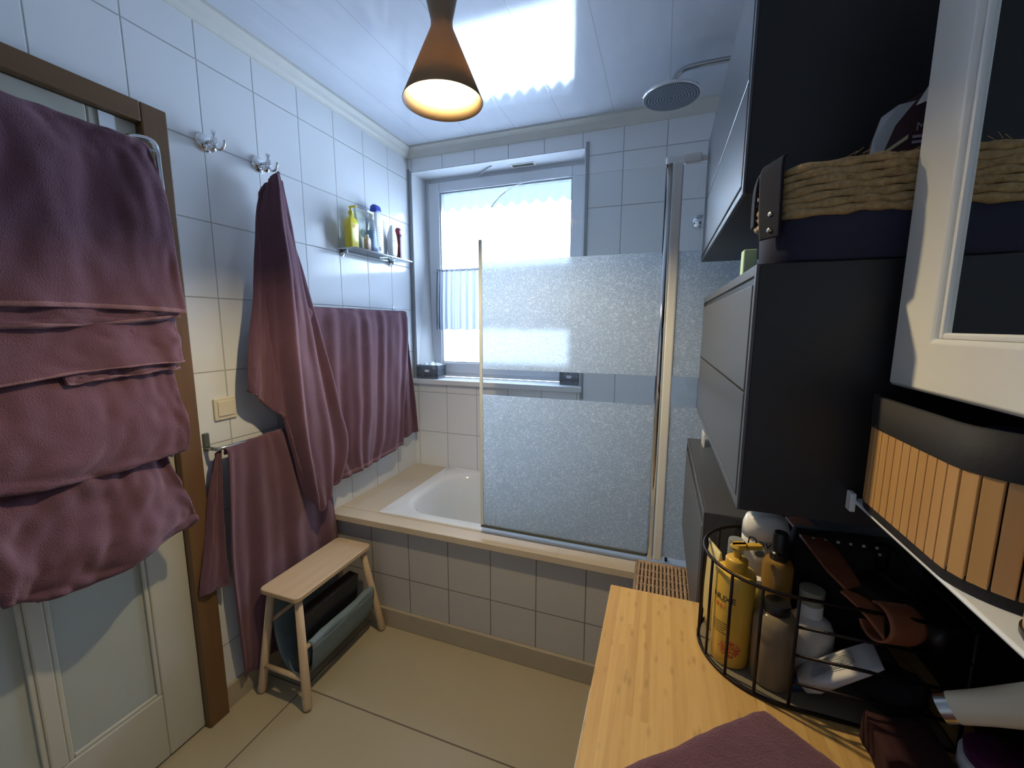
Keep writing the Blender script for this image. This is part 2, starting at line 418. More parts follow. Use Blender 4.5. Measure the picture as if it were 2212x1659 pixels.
def smoothpath(pts, n=8, closed=False):
    P = [Vector(p) for p in pts]; out = []; L = len(P)
    rng = range(L if closed else L-1)
    for i in rng:
        if closed: a, b_, c, d = P[i-1], P[i], P[(i+1) % L], P[(i+2) % L]
        else: a, b_, c, d = P[max(i-1, 0)], P[i], P[i+1], P[min(i+2, L-1)]
        for k in range(n):
            t = k/n
            out.append(.5*((2*b_)+(c-a)*t+(2*a-5*b_+4*c-d)*t*t+(3*b_-a-3*c+d)*t**3))
    if not closed: out.append(P[-1])
    return out
def thing(name, label, cat, loc=(0, 0, 0), rz=0, group=None):
    o = D.objects.new(name, None); COL.objects.link(o); o.location = loc; o.rotation_euler = (0, 0, rz)
    o.empty_display_size = .05
    o['label'] = label; o['category'] = cat
    if group: o['group'] = group
    return o
def tag(o, label, cat, group=None):
    o['label'] = label; o['category'] = cat
    if group: o['group'] = group
    return o
def struct(o, label=None, cat=None):
    o['kind'] = 'structure'
    if label: o['label'] = label
    if cat: o['category'] = cat
    return o
def cr(P, t):
    """catmull-rom through list of vectors, t in 0..1"""
    n = len(P)-1
    if n == 0: return P[0]
    f = min(max(t, 0), 1)*n; i = min(int(f), n-1); u = f-i
    a, b_, c, d = P[max(i-1, 0)], P[i], P[i+1], P[min(i+2, n)]
    return .5*((2*b_)+(c-a)*u+(2*a-5*b_+4*c-d)*u*u+(3*b_-a-3*c+d)*u**3)
def sheet_bm(rows, nu, nv, disp=None):
    rows = [[Vector(p) for p in r] for r in rows]
    bm = bmesh.new(); g = []
    for j in range(nv+1):
        v = j/nv; line = []
        for i in range(nu+1):
            u = i/nu
            p = cr([cr(r, u) for r in rows], v)
            if disp: p = p + disp(u, v, p)
            line.append(bm.verts.new(p))
        g.append(line)
    for j in range(nv):
        for i in range(nu): bm.faces.new((g[j][i], g[j][i+1], g[j+1][i+1], g[j+1][i]))
    return bm
def folds(amps, seed=0, top=.2, noise_amp=.004, dirv=(1, 0, 0), wander=.05):
    """amps = list of (frequency, amplitude, phase); grows downwards"""
    dv = Vector(dirv)
    def f(u, v, p):
        g = top+(1-top)*min(1, v*1.6)
        w = wander*math.sin(3*v+seed)
        s = sum(a*math.sin(2*PI*fr*(u+w*v)+ph+.5*math.sin(2.3*v+seed)) for fr, a, ph in amps)
        nz = noise.noise(Vector((u*5+seed, v*5, seed*1.7)))*noise_amp*2 + noise.noise(Vector((u*14+seed, v*11, seed)))*noise_amp
        return dv*(s*g+nz)
    return f
def sheet(name, rows, mat, parent=None, nu=70, nv=70, disp=None, thick=.006, **k):
    return link(name, sheet_bm(rows, nu, nv, disp), mat, parent, smooth=True, solid=thick, **k)
def text(name, body, size, mat, parent, loc, rot, wrap=None, depth=.0003, align='CENTER', sx=1.0):
    c = D.curves.new(name, 'FONT'); c.body = body; c.size = size; c.extrude = depth; c.align_x = align; c.resolution_u = 3
    o = D.objects.new(name, c); COL.objects.link(o)
    dg = bpy.context.evaluated_depsgraph_get(); dg.update()
    me = D.meshes.new_from_object(o.evaluated_get(dg)); D.objects.remove(o); D.curves.remove(c)
    for v in me.vertices: v.co.x *= sx
    if wrap:                                    # wrap round a vertical cylinder of radius wrap, text upright along z
        for v in me.vertices:
            a = v.co.x/wrap; rr = wrap+v.co.z+.0004
            v.co = Vector((math.sin(a)*rr, -math.cos(a)*rr, v.co.y))
    me.materials.clear(); me.materials.append(M[mat])
    t = D.objects.new(name, me); COL.objects.link(t); t.parent = parent; t.location = loc; t.rotation_euler = rot
    return t
def rrect(cx, cy, hx, hy, r, n=8):
    pts = []
    for sx, sy, a0 in ((1, 1, 0), (-1, 1, PI/2), (-1, -1, PI), (1, -1, 1.5*PI)):
        for k in range(n+1):
            a = a0+PI/2*k/n
            pts.append((cx+sx*(hx-r)+r*math.cos(a), cy+sy*(hy-r)+r*math.sin(a)))
    return pts
def loft(bm, rings, cap0=True, cap1=True, mi=0):
    R_ = [[bm.verts.new(p) for p in r] for r in rings]; n = len(R_[0])
    for a, b_ in zip(R_, R_[1:]):
        for i in range(n):
            f = bm.faces.new((a[i], a[(i+1) % n], b_[(i+1) % n], b_[i])); f.material_index = mi
    if cap0: bm.faces.new(R_[0]).material_index = mi
    if cap1: bm.faces.new(R_[-1]).material_index = mi

# ================================================================ ROOM
XR, YN, ZC = 1.90, -3.30, 2.435
DY0, DY1, DZ = -1.380, -2.20, 2.00           # door opening in the left wall
WX0, WX1, WZ0, WZ1 = .024, 1.053, 1.060, 2.312

bm = bmesh.new()
bx(bm, -.12, 0, DY0, .14, 0, ZC); bx(bm, -.12, 0, DY1, DY0, DZ, ZC); bx(bm, -.12, 0, YN, DY1, 0, ZC)
struct(link('wall_left', bm, 'tile_left'))
bm = bmesh.new()
bx(bm, 0, WX0, 0, .28, 0, ZC); bx(bm, WX1, XR, 0, .28, 0, ZC); bx(bm, WX0, WX1, 0, .28, 0, WZ0); bx(bm, WX0, WX1, 0, .28, WZ1, ZC)
struct(link('wall_far', bm, 'tile_far'))
struct(box('wall_right', (XR, XR+.12, YN, .28, 0, ZC), 'tile_right'))
struct(box('wall_near', (-.12, XR+.12, YN-.12, YN, 0, ZC), 'tile_far'))
struct(box('floor', (-.12, XR+.12, YN-.12, .28, -.10, 0), 'floor'))
struct(box('ceiling', (-.12, XR+.12, YN-.12, .28, ZC, ZC+.10), 'ceiling'))

# crown moulding: profile swept along a wall
def crown(name, p0, p1, inward):
    prof = [(0, -.052), (.008, -.052), (.012, -.044), (.020, -.036), (.028, -.022), (.036, -.016), (.044, -.010), (.050, -.010), (.050, 0), (0, 0)]
    bm = bmesh.new(); iv = Vector(inward); rings = []
    for p in (p0, p1):
        rings.append([bm.verts.new(Vector(p)+iv*a+Vector((0, 0, b_))) for a, b_ in prof])
    n = len(prof)
    for i in range(n): bm.faces.new((rings[0][i], rings[0][(i+1) % n], rings[1][(i+1) % n], rings[1][i]))
    bm.faces.new(rings[0]); bm.faces.new(rings[1])
    return struct(link(name, bm, 'crown'))
crown('trim_1', (0, YN, ZC), (0, 0, ZC), (1, 0, 0))
crown('trim_2', (0, 0, ZC), (XR, 0, ZC), (0, -1, 0))
# skirting
struct(box('baseboard_left', (0, .012, -1.315, -.745, 0, .088), 'skirt', bevel=.002))
struct(box('baseboard_bath', (.012, XR, -.745, -.7296, 0, .0893), 'skirt', bevel=.003))

# door casing
bm = bmesh.new(); bx(bm, -.005, .026, DY0-.004, -1.315, 0, 2.052)
struct(link('trim_3', bm, 'casing', bevel=.004))
bm = bmesh.new(); bx(bm, -.005, .026, DY1-.065, DY0-.004, DZ-.004, 2.052)
struct(link('trim_4', bm, 'casing_h', bevel=.004))
bm = bmesh.new(); bx(bm, -.005, .026, DY1-.065, DY1, 0, DZ-.004)
struct(link('trim_5', bm, 'casing', bevel=.004))

struct(box('door_light_blocker', (-.24, -.125, -2.40, -1.20, -.02, 2.20), 'plaster'))  # unseen panel added behind the door to keep outside light from its gaps

# door with recessed panels
door = D.objects.new('door_1', None); COL.objects.link(door); door.location = (0, -1.384, 0); struct(door)
def dbox(name, y0, y1, z0, z1, x0=-.038, x1=.0, mat='door', bev=.003):
    return box(name, (x0, x1, y0+1.384, y1+1.384, z0, z1), mat, door, bevel=bev)
bm = bmesh.new()
for a in ((-.038, 0, -.112, 0, .008, 1.995), (-.038, 0, -.812, -.700, .008, 1.995), (-.038, 0, -.70, -.112, .008, .235),
          (-.038, 0, -.70, -.112, 1.88, 1.995), (-.038, 0, -.70, -.112, .86, .98),
          (-.038, 0, -.372, -.337, .235, .86), (-.038, 0, -.372, -.337, .98, 1.88)):
    bx(bm, *a)
link('door_frame', bm, 'door', door, bevel=.004)
for y0, y1 in ((-.337, -.112), (-.70, -.372)):
    for z0, z1 in ((.235, .86), (.98, 1.88)):
        bm = bmesh.new(); bx(bm, -.030, -.012, y0, y1, z0, z1); link('door_panel', bm, 'door_panel', door)
        bm = bmesh.new(); w = .012
        bx(bm, -.012, -.003, y0, y0+w, z0, z1); bx(bm, -.012, -.003, y1-w, y1, z0, z1)
        bx(bm, -.012, -.003, y0+w, y1-w, z0, z0+w); bx(bm, -.012, -.003, y0+w, y1-w, z1-w, z1)
        link('panel_bead', bm, 'door', door, bevel=.003)
hd = tube('door_handle', smoothpath([(0, -.775, 1.05), (.05, -.775, 1.05), (.055, -.76, 1.05), (.055, -.67, 1.05)]), .009, 'chrome', door)

# window
win = D.objects.new('window_1', None); COL.objects.link(win); struct(win); win.location = (0, 0, 0)
FY = .150
bm = bmesh.new()   # reveal lining: slightly splayed plaster on the left, smooth white head
def quad(bm, *p): return bm.faces.new([bm.verts.new(q) for q in p])
def hexa(bm, a, b_):   # two quads -> solid
    A = [bm.verts.new(p) for p in a]; B = [bm.verts.new(p) for p in b_]
    bm.faces.new(A); bm.faces.new(B)
    for i in range(4): bm.faces.new((A[i], A[(i+1) % 4], B[(i+1) % 4], B[i]))
hexa(bm, [(WX0, 0, 1.09), (WX0, 0, WZ1), (WX0, FY+.06, WZ1), (WX0, FY+.06, 1.09)], [(WX0+.004, 0, 1.09), (WX0+.002, 0, WZ1), (WX0+.008, FY+.06, WZ1), (.105, FY+.06, 1.09)])
link('reveal_lining', bm, 'plaster', win)
bm = bmesh.new(); bx(bm, WX0, WX1, .002, FY, WZ1-.004, WZ1-.0005); link('reveal_head', bm, plain('glossy white reveal head', (.70, .73, .77), .10, var=.01), win)
bm = bmesh.new(); bx(bm, WX1-.006, WX1, .002, FY, 1.09, WZ1-.004); link('reveal_lining', bm, 'plaster', win)
bm = bmesh.new()   # fixed frame
bx(bm, WX0, .062, FY, FY+.07, 1.09, WZ1); bx(bm, 1.020, WX1, FY, FY+.07, 1.09, WZ1)
bx(bm, .062, 1.020, FY, FY+.07, 1.09, 1.128); bx(bm, .062, 1.020, FY, FY+.07, 2.275, WZ1)
link('window_frame', bm, 'pvc', win, bevel=.004)
bm = bmesh.new()   # sash
bx(bm, .055, .130, FY-.018, FY+.052, 1.118, 2.285); bx(bm, .958, 1.026, FY-.018, FY+.052, 1.118, 2.285)
bx(bm, .130, .958, FY-.018, FY+.052, 1.118, 1.183); bx(bm, .130, .958, FY-.018, FY+.052, 2.225, 2.285)
sash = link('sash', bm, 'pvc', win, bevel=.006)
bm = bmesh.new()
for a in ((.130, .136, 1.183, 2.225), (.952, .958, 1.183, 2.225), (.136, .952, 1.183, 1.189), (.136, .952, 2.219, 2.225)):
    bx(bm, a[0], a[1], FY-.008, FY+.004, a[2], a[3])
link('glazing_seal', bm, 'grey_trim', sash)
bm = bmesh.new(); bx(bm, .130, .958, FY+.012, FY+.018, 1.183, 2.225); link('pane', bm, 'pane', sash)
bm = bmesh.new(); bx(bm, 0.0, 1.065, -.030, FY, 1.060, 1.090); link('window_sill', bm, 'plaster', win, bevel=.004)
bm = bmesh.new(); bx(bm, 0.0, .010, -.004, .004, 1.09, 2.33); bx(bm, .014, .024, -.004, .004, 1.09, 2.318)
struct(link('trim_6', bm, 'grey_trim', bevel=.001))
struct(box('trim_7', (1.054, 1.070, -.008, .0, 1.02, 2.335), 'grey_trim', bevel=.002))
# little ventilation slot in the head of the reveal
vent = thing('ventilation_grille', 'small rectangular white ventilation slot in the underside of the window head', 'vent', (.685, .098, WZ1-.004))
bm = bmesh.new()
for a in ((-.07, .07, -.024, -.017), (-.07, .07, .017, .024), (-.07, -.062, -.017, .017), (.062, .07, -.017, .017)): bx(bm, a[0], a[1], a[2], a[3], -.004, 0)
link('frame', bm, 'white', vent, bevel=.001)
bm = bmesh.new(); bx(bm, -.062, .062, -.017, .017, -.002, 0); link('slot', bm, 'dullmetal', vent)
tag(tube('window_stay', smoothpath([(.40, .128, 2.290), (.455, .09, 2.300), (.50, .06, 2.3045), (.512, .052, 2.3045)], 5), .004, 'grey_trim'), 'thin curved grey stay rod under the window head', 'rod')

# lace curtain outside the clear pane: scalloped valance and long net
lace = thing('lace_curtain', 'long white lace net with scalloped valance behind the window pane', 'curtain', (.545, FY+.045, 2.235))
def wav(n, a): return lambda u, v, p: Vector((0, a*math.sin(2*PI*n*u)+a*.4*math.sin(2*PI*n*2.3*u+1), 0))
bm = sheet_bm([[(-.43, .012, 0), (.43, .012, 0)], [(-.43, .012, -1.07), (.43, .012, -1.07)]], 120, 4, wav(11, .006)); link('net', bm, M['net'], lace, smooth=True)
bm = bmesh.new(); g = []
for i in range(161):
    u = i/160; x = -.43+.86*u; zb = -.085-.030*abs(math.sin(PI*11*u)); y = -.006+.004*math.sin(2*PI*11*u)
    g.append((bm.verts.new((x, y, 0)), bm.verts.new((x, y-.002, zb*.5)), bm.verts.new((x, y, zb))))
for a, b_ in zip(g, g[1:]):
    bm.faces.new((a[0], b_[0], b_[1], a[1])); bm.faces.new((a[1], b_[1], b_[2], a[2]))
link('valance', bm, 'lace', lace, smooth=True)

# cafe curtain on its rod in front of the sash
cafe = thing('cafe_curtain', 'short gathered white cafe curtain across the middle of the window', 'curtain', (.54, FY-.03, 1.755))
tube('rod', [(-.45, 0, 0), (.45, 0, 0)], .004, 'alu', cafe)
bm = sheet_bm([[(-.425, -.008, .006), (.425, -.008, .006)], [(-.425, -.006, -.012), (.425, -.006, -.012)], [(-.43, -.010, -.20), (.43, -.010, -.20)], [(-.432, -.010, -.362), (.432, -.010, -.362)]],
              260, 20, lambda u, v, p: Vector((0, (.004+.006*v)*(math.sin(2*PI*23*u+1.5*math.sin(9*u))+.5*math.sin(2*PI*41*u)), .004*v*math.sin(2*PI*9*u))))
link('cloth', bm, M['cafe'], cafe, smooth=True)

# ================================================================ BATH
LH = .531
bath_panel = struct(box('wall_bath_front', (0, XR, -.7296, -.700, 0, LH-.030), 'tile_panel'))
bm = bmesh.new()
bx(bm, 0, XR, -.764, -.684, LH-.030, LH); bx(bm, 0, .232, -.684, 0, LH-.030, LH); bx(bm, 1.855, XR, -.684, 0, LH-.030, LH)
ledge = link('ledge', bm, 'ledge', bevel=.003)
ledge['kind'] = 'structure'; ledge.name = 'trim_8'
bm = bmesh.new(); bx(bm, 1.115, 1.1165, -.7645, -.684, LH-.005, LH+.0004); o = link('ledge_joint', bm, 'skirt', ledge)
bath = thing('bathtub', 'white enamel built-in bathtub behind the tiled front under the window', 'bathtub', (1.045, -.345, 0))
def ring(hx, hy, r, z, cx=0, cy=0, n=10): return [(x, y, z) for x, y in rrect(cx, cy, hx, hy, r, n)]
bm = bmesh.new()
loft(bm, [ring(.815, .340, .004, LH-.012), ring(.815, .340, .004, LH+.006), ring(.812, .337, .006, LH+.009), ring(.765, .290, .16, LH+.009, .005),
          ring(.755, .280, .17, LH+.004, .007), ring(.745, .270, .18, LH-.015, .01), ring(.715, .250, .18, LH-.15, .02), ring(.66, .225, .17, LH-.33, .04),
          ring(.60, .19, .15, LH-.385, .05), ring(.45, .12, .10, LH-.395, .05)], cap0=False)
link('tub_shell', bm, 'enamel', bath, smooth=True)
bath.children[0].data.set_sharp_from_angle(angle=math.radians(35))
tag(box('rubber_clip', (1.512, 1.521, -.668, -.650, LH+.009, LH+.030), 'blackpl', bevel=.002), 'tiny black rubber clip on the bathtub rim by the wicker hamper', 'clip')

# bath screen ----------------------------------------------------------
scr = thing('bath_screen', 'hinged glass bath screen with etched bands and rounded top corner', 'shower screen', (0, -.700, 0))
bm = bmesh.new()
pts = [(.782, .577), (1.446, .577), (1.446, 1.942), (.982, 1.942)]
for k in range(1, 13):
    a = PI/2+PI/2*k/12; pts.append((.982+.2*math.cos(a), 1.742+.2*math.sin(a)))
f1 = [bm.verts.new((x, -.003, z)) for x, z in pts]; f2 = [bm.verts.new((x, .003, z)) for x, z in pts]
bm.faces.new(f1); bm.faces.new(f2[::-1])
for i in range(len(pts)):
    j = (i+1) % len(pts); bm.faces.new((f1[i], f1[j], f2[j], f2[i]))
link('glass_panel', bm, 'screen', scr)
box('edge_seal', (.772, .784, -.007, .007, .577, 1.749), 'seal', scr, bevel=.002)
box('bottom_seal', (.772, 1.446, -.006, .006, .566, .578), 'dullmetal', scr, bevel=.002)
bm = bmesh.new(); lathe_bm(bm, [(.0115, .560), (.0115, 1.945)], 24, c=(1.457, 0, 0)); link('hinge_post', bm, 'chrome', scr, smooth=True)
bm = bmesh.new(); bx(bm, 1.470, 1.500, -.008, .010, .560, 1.940); link('wall_profile', bm, 'alu', scr, bevel=.005)
bm = bmesh.new(); bx(bm, 1.446, 1.503, -.010, .010, 1.942, 1.962); lathe_bm(bm, [(.013, 1.940), (.013, 1.962)], 20, c=(1.455, 0, 0))
link('top_cap', bm, 'chrome', scr, bevel=.002)
bm = bmesh.new(); bx(bm, 1.503, 1.552, -.013, .013, 1.938, 1.966); bx(bm, 1.552, 1.60, -.006, .006, 1.942, 1.958); link('clamp', bm, 'alu', scr, bevel=.003)
bm = bmesh.new(); bx(bm, 1.500, 1.898, -.003, .003, .577, 1.935); link('fixed_glass', bm, 'screen', scr)

# shower head ----------------------------------------------------------
SHY = -.38
sh = thing('rain_shower', 'round chrome rain shower head on a curved arm below the ceiling', 'shower', (1.449, SHY, 2.296))
lathe('head', [(.0, .0), (.104, .0), (.108, .003), (.108, .008), (.100, .012), (.03, .018), (.018, .030), (.0, .030)], 'chrome', sh, 64)
lathe('spray_face', [(0, -.0012), (.101, -.0012), (.101, .0002), (0, .0002)], 'nozzle', sh, 64)
bm = bmesh.new()
for q in range(1, 10):
    r = .0105*q; n = max(8, int(q*9))
    for k in range(n):
        a = 2*PI*k/n
        lathe_bm(bm, [(.0022, -.0030), (.0026, -.0010)], 6, c=(r*math.cos(a), r*math.sin(a), 0))
link('nozzles', bm, 'nozzle2', sh)
tube('arm', smoothpath([(XR-1.449, 0, .098), (.25, 0, .098), (.09, 0, .098), (.03, 0, .088), (.004, 0, .055), (0, 0, .025)], 8), .0105, 'chrome2', sh)
lathe('wall_rose', [(0, 0), (.028, 0), (.026, .008), (0, .012)], 'chrome', sh, loc=(XR-1.449, 0, .098), rot=(0, -PI/2, 0))
kn = thing('round_wall_knob', 'round chrome knob on the far wall beside the upper dark cabinet', 'knob', (1.60, 0, 1.905))
lathe('dome', [(0, .035), (.016, .033), (.030, .024), (.034, .010), (.030, 0), (0, 0)], 'chrome', kn, rot=(PI/2, 0, 0))

# pendant lamp ---------------------------------------------------------
lp = thing('pendant_lamp', 'bronze hourglass pendant lamp glowing warm below the ceiling', 'lamp', tuple(LAMP))
prof = [(.0925, 0), (.0255, .152), (.0245, .160), (.0245, .170), (.046, .262)]
bm = bmesh.new(); lathe_bm(bm, prof, 64)
bm.faces.ensure_lookup_table()
bmesh.ops.delete(bm, geom=[f for f in bm.faces if len(f.verts) > 4], context='FACES')
o = link('shade', bm, 'lampout', lp, smooth=True)
md = o.modifiers.new('thickness', 'SOLIDIFY'); md.thickness = .0012; md.offset = 1
bm = bmesh.new(); lathe_bm(bm, [(.0915, .0008), (.0248, .150), (.0238, .158), (0, .159)], 64)
bmesh.ops.delete(bm, geom=[f for f in bm.faces if len(f.verts) > 4], context='FACES')
link('shade_lining', bm, 'lampin', lp, smooth=True)
lathe('bulb', [(0, .0), (.018, .004), (.028, .018), (.029, .032), (.022, .052), (.014, .070), (.013, .09), (0, .09)], 'bulb', lp, 32, loc=(0, 0, .062))
lathe('top_cap', [(0, .262), (.0455, .262), (.045, .258), (0, .25)], 'lampout', lp, 48)
tube('cord', [(0, 0, .262), (0, 0, ZC-LAMP.z-.02)], .003, 'blackpl', lp)
lathe('ceiling_cup', [(0, 0), (.045, 0), (.045, -.02), (0, -.024)], 'lampout', lp, 40, loc=(0, 0, ZC-LAMP.z))

# ================================================================ LEFT WALL THINGS
# light switch
sw = thing('light_switch', 'cream square rocker light switch on the tiled wall beside the door casing', 'switch', (0, -1.210, 1.125))
box('cover_plate', (0, .009, -.040, .040, -.040, .040), 'cream', sw, bevel=.004)
box('rocker', (.009, .013, -.029, .029, -.026, .028), 'cream', sw, bevel=.002)

# chrome hooks
def wall_hook(y, z, label):
    t = thing('robe_hook', label, 'hook', (0, y, z), group='chrome robe hooks on the left wall')
    lathe('wall_plate', [(0, 0), (.030, 0), (.0295, .005), (.024, .012), (.010, .016), (0, .016)], 'chrome', t, 32, rot=(0, PI/2, 0))
    bm = bmesh.new(); tube_bm(bm, [(.010, 0, 0), (.052, 0, 0)], .0065, 14); bmesh.ops.create_uvsphere(bm, u_segments=20, v_segments=12, radius=.013, matrix=Matrix.Translation((.036, 0, -.020)))
    tube_bm(bm, [(.034, 0, 0), (.036, 0, -.02)], .005, 10)
    link('stem', bm, 'chrome', t, smooth=True)
    bm = bmesh.new(); tube_bm(bm, smoothpath([(.050, 0, .030), (.050, 0, .012), (.051, 0, -.010), (.058, .003, -.026), (.070, .006, -.026), (.080, .008, -.016), (.084, .009, .002)], 5), .0045, 10)
    bx(bm, .044, .056, -.006, .006, -.008, .012); bx(bm, .046, .054, -.007, .007, .022, .032)
    link('prong', bm, 'chrome', t, smooth=False, bevel=.001)
    return t
wall_hook(-1.192, 2.016, 'empty chrome robe hook on the left wall nearest the door')
wall_hook(-.994, 2.016, 'chrome robe hook holding the long hanging mauve towel')

# over-door towel rack (chrome) ---------------------------------------
rack = thing('over_door_rack', 'chrome towel rack hung over the door, mostly hidden by towels', 'towel rack', (.0, -1.40, 0))
tube('side_tube', smoothpath([(.030, -.050, 1.926), (.07, -.030, 1.932), (.100, -.004, 1.920), (.104, 0, 1.86), (.104, -.002, 1.72), (.100, -.030, 1.60), (.100, -.040, 1.4), (.100, -.048, 1.03)], 8), .0075, 'chrome', rack)
tube('side_tube', smoothpath([(.030, -.40, 1.926), (.07, -.42, 1.932), (.100, -.446, 1.920), (.104, -.45, 1.86), (.104, -.45, 1.5), (.104, -.45, 1.0), (.104, -.45, .93)], 8), .0075, 'chrome', rack)
for z in (1.898, 1.62, 1.34, 1.06): tube('crossbar', [(.104, 0, z), (.104, -.45, z)], .005, 'chrome', rack)
for y in (-.055, -.40):
    bm = bmesh.new(); bx(bm, .001, .004, y-.018, y+.018, 1.915, 1.992); bx(bm, .004, .030, y-.018, y+.018, 1.915, 1.920); link('door_strap', bm, 'whitegoods', rack)

# door towels ---------------------------------------------------------------------
Y0 = -1.86
def hem_band(rows, disp, mat, parent, v0=.975, v1=1.004, nu=90, thick=.0115):
    rows = [[Vector(p) for p in q] for q in rows]
    def at_(u, v):
        p = cr([cr(q, u) for q in rows], v)
        if v > 1: p = p+(cr(rows[-1], u)-cr([cr(q, u) for q in rows], .99))*((v-1)/.01)
        return p+(disp(u, min(v, 1), p) if disp else Vector((0, 0, 0)))
    bm = bmesh.new()
    g = [[bm.verts.new(at_(i/nu, v0+(v1-v0)*j/3)) for i in range(nu+1)] for j in range(4)]
    for a, b_ in zip(g, g[1:]):
        for i in range(nu): bm.faces.new((a[i], a[i+1], b_[i+1], b_[i]))
    return link('hem', bm, mat, parent, smooth=True, solid=thick, bevel=.0)
def door_towel(label, rows, loc, disp, inner=None, nu=60, nv=60, hem=None):
    t = thing('bath_towel', label, 'towel', loc, group='mauve bath towels')
    L = Vector(loc)
    lr = [[tuple(Vector(p)-L) for p in r] for r in rows]
    sheet('front_layer', lr, 'towel', t, nu, nv, disp, .009)
    if hem: hem_band(lr, disp, 'towelhem', t, hem)
    if inner:
        lr2 = [[tuple(Vector(p)-L) for p in r] for r in inner]
        sheet('back_layer', lr2, 'towel', t, nu, nv, disp, .007)
        hem_band(lr2, disp, 'towelhem', t, .965)
    if 0:
        for h in hem:
            pts = smoothpath([tuple(Vector(p)-L) for p in h], 8)
            bm = bmesh.new()
            g = [[bm.verts.new(p+Vector(q)) for q in ((.0, 0, .011), (.003, 0, .008), (.004, 0, 0), (0, 0, -.003), (-.003, 0, 0), (-.003, 0, .008))] for p in pts]
            for a, b_ in zip(g, g[1:]):
                for i in range(6): bm.faces.new((a[i], a[(i+1) % 6], b_[(i+1) % 6], b_[i]))
            bm.faces.new(g[0]); bm.faces.new(g[-1])
            link('hem', bm, 'towelhem', t, smooth=True)
    return t
soft = folds([(1.3, .006, .5), (2.7, .004, 2)], 3, .15, .006)
# topmost: covers the rack from its top bar down to the first hem
door_towel('topmost mauve towel on the door rack, widest smooth face and pale top hem',
    [[(.085, Y0, 1.880), (.085, -1.62, 1.886), (.085, -1.445, 1.890)], [(.104, Y0, 1.905), (.104, -1.62, 1.907), (.104, -1.440, 1.908)], [(.122, Y0, 1.885), (.122, -1.62, 1.890), (.122, -1.432, 1.893)],
     [(.140, Y0, 1.80), (.142, -1.62, 1.80), (.134, -1.420, 1.81)], [(.150, Y0, 1.62), (.152, -1.62, 1.62), (.142, -1.408, 1.63)], [(.158, Y0, 1.457), (.158, -1.62, 1.462), (.150, -1.402, 1.455)]],
    (.104, -1.63, 1.90), soft,
    inner=[[(.138, Y0, 1.56), (.138, -1.62, 1.56), (.134, -1.43, 1.56)], [(.143, Y0, 1.48), (.143, -1.62, 1.48), (.138, -1.418, 1.48)], [(.146, Y0, 1.414), (.147, -1.62, 1.418), (.141, -1.414, 1.444)]], hem=.982)
door_towel('second mauve towel from the top on the door rack, with a doubled hem below it',
    [[(.112, Y0, 1.640), (.112, -1.62, 1.640), (.110, -1.435, 1.640)], [(.120, Y0, 1.56), (.120, -1.62, 1.56), (.116, -1.422, 1.56)],
     [(.126, Y0, 1.43), (.126, -1.62, 1.44), (.122, -1.414, 1.44)], [(.136, Y0, 1.36), (.136, -1.62, 1.37), (.130, -1.412, 1.37)], [(.142, Y0, 1.276), (.142, -1.62, 1.306), (.136, -1.412, 1.312)]],
    (.110, -1.63, 1.62), folds([(1.6, .003, 1), (3.1, .003, 2)], 7, .5, .004),
    inner=[[(.118, -1.68, 1.42), (.118, -1.55, 1.42), (.116, -1.43, 1.42)], [(.126, -1.68, 1.34), (.126, -1.55, 1.34), (.122, -1.424, 1.34)], [(.131, -1.67, 1.276), (.131, -1.55, 1.286), (.126, -1.420, 1.294)]], hem=.975)
door_towel('third mauve towel from the top on the door rack, deep plain fleecy fold',
    [[(.106, Y0, 1.36), (.106, -1.62, 1.36), (.104, -1.435, 1.36)], [(.114, Y0, 1.30), (.114, -1.62, 1.30), (.110, -1.430, 1.30)], [(.132, Y0, 1.20), (.134, -1.62, 1.21), (.128, -1.424, 1.21)],
     [(.144, Y0, 1.12), (.146, -1.62, 1.12), (.138, -1.418, 1.13)], [(.148, Y0, 1.085), (.150, -1.66, 1.064), (.146, -1.50, 1.050), (.138, -1.432, 1.058)][:1]+[(.148, -1.66, 1.058), (.140, -1.428, 1.062)],
     [(.140, Y0, 1.066), (.142, -1.66, 1.040), (.130, -1.440, 1.052)], [(.118, Y0, 1.074), (.118, -1.66, 1.052), (.112, -1.450, 1.064)]],
    (.110, -1.63, 1.34), folds([(1.2, .005, 0), (2.9, .003, 1)], 11, .3, .006))
# bottom bunch: a folded bag shape that rounds under at the bottom
bb = door_towel('lowest mauve towel on the door rack, loosely bunched and sagging to the left',
    [[(.105, Y0+.01, 1.10), (.105, -1.62, 1.10), (.104, -1.46, 1.10)], [(.122, Y0+.01, 1.03), (.126, -1.62, 1.02), (.118, -1.462, 1.02)], [(.136, Y0+.015, .96), (.150, -1.64, .94), (.130, -1.450, .945)],
     [(.148, Y0+.02, .88), (.168, -1.66, .865), (.146, -1.430, .865)], [(.148, Y0+.025, .835), (.170, -1.68, .805), (.152, -1.424, .832)],
     [(.138, Y0+.03, .812), (.150, -1.68, .782), (.132, -1.436, .812)], [(.110, Y0+.04, .820), (.112, -1.66, .790), (.100, -1.452, .826)], [(.085, Y0+.05, .87), (.085, -1.66, .85), (.080, -1.46, .90)]],
    (.110, -1.63, 1.08), folds([(1.6, .011, 2.4), (3.3, .006, 1)], 17, .25, .010, wander=.25))
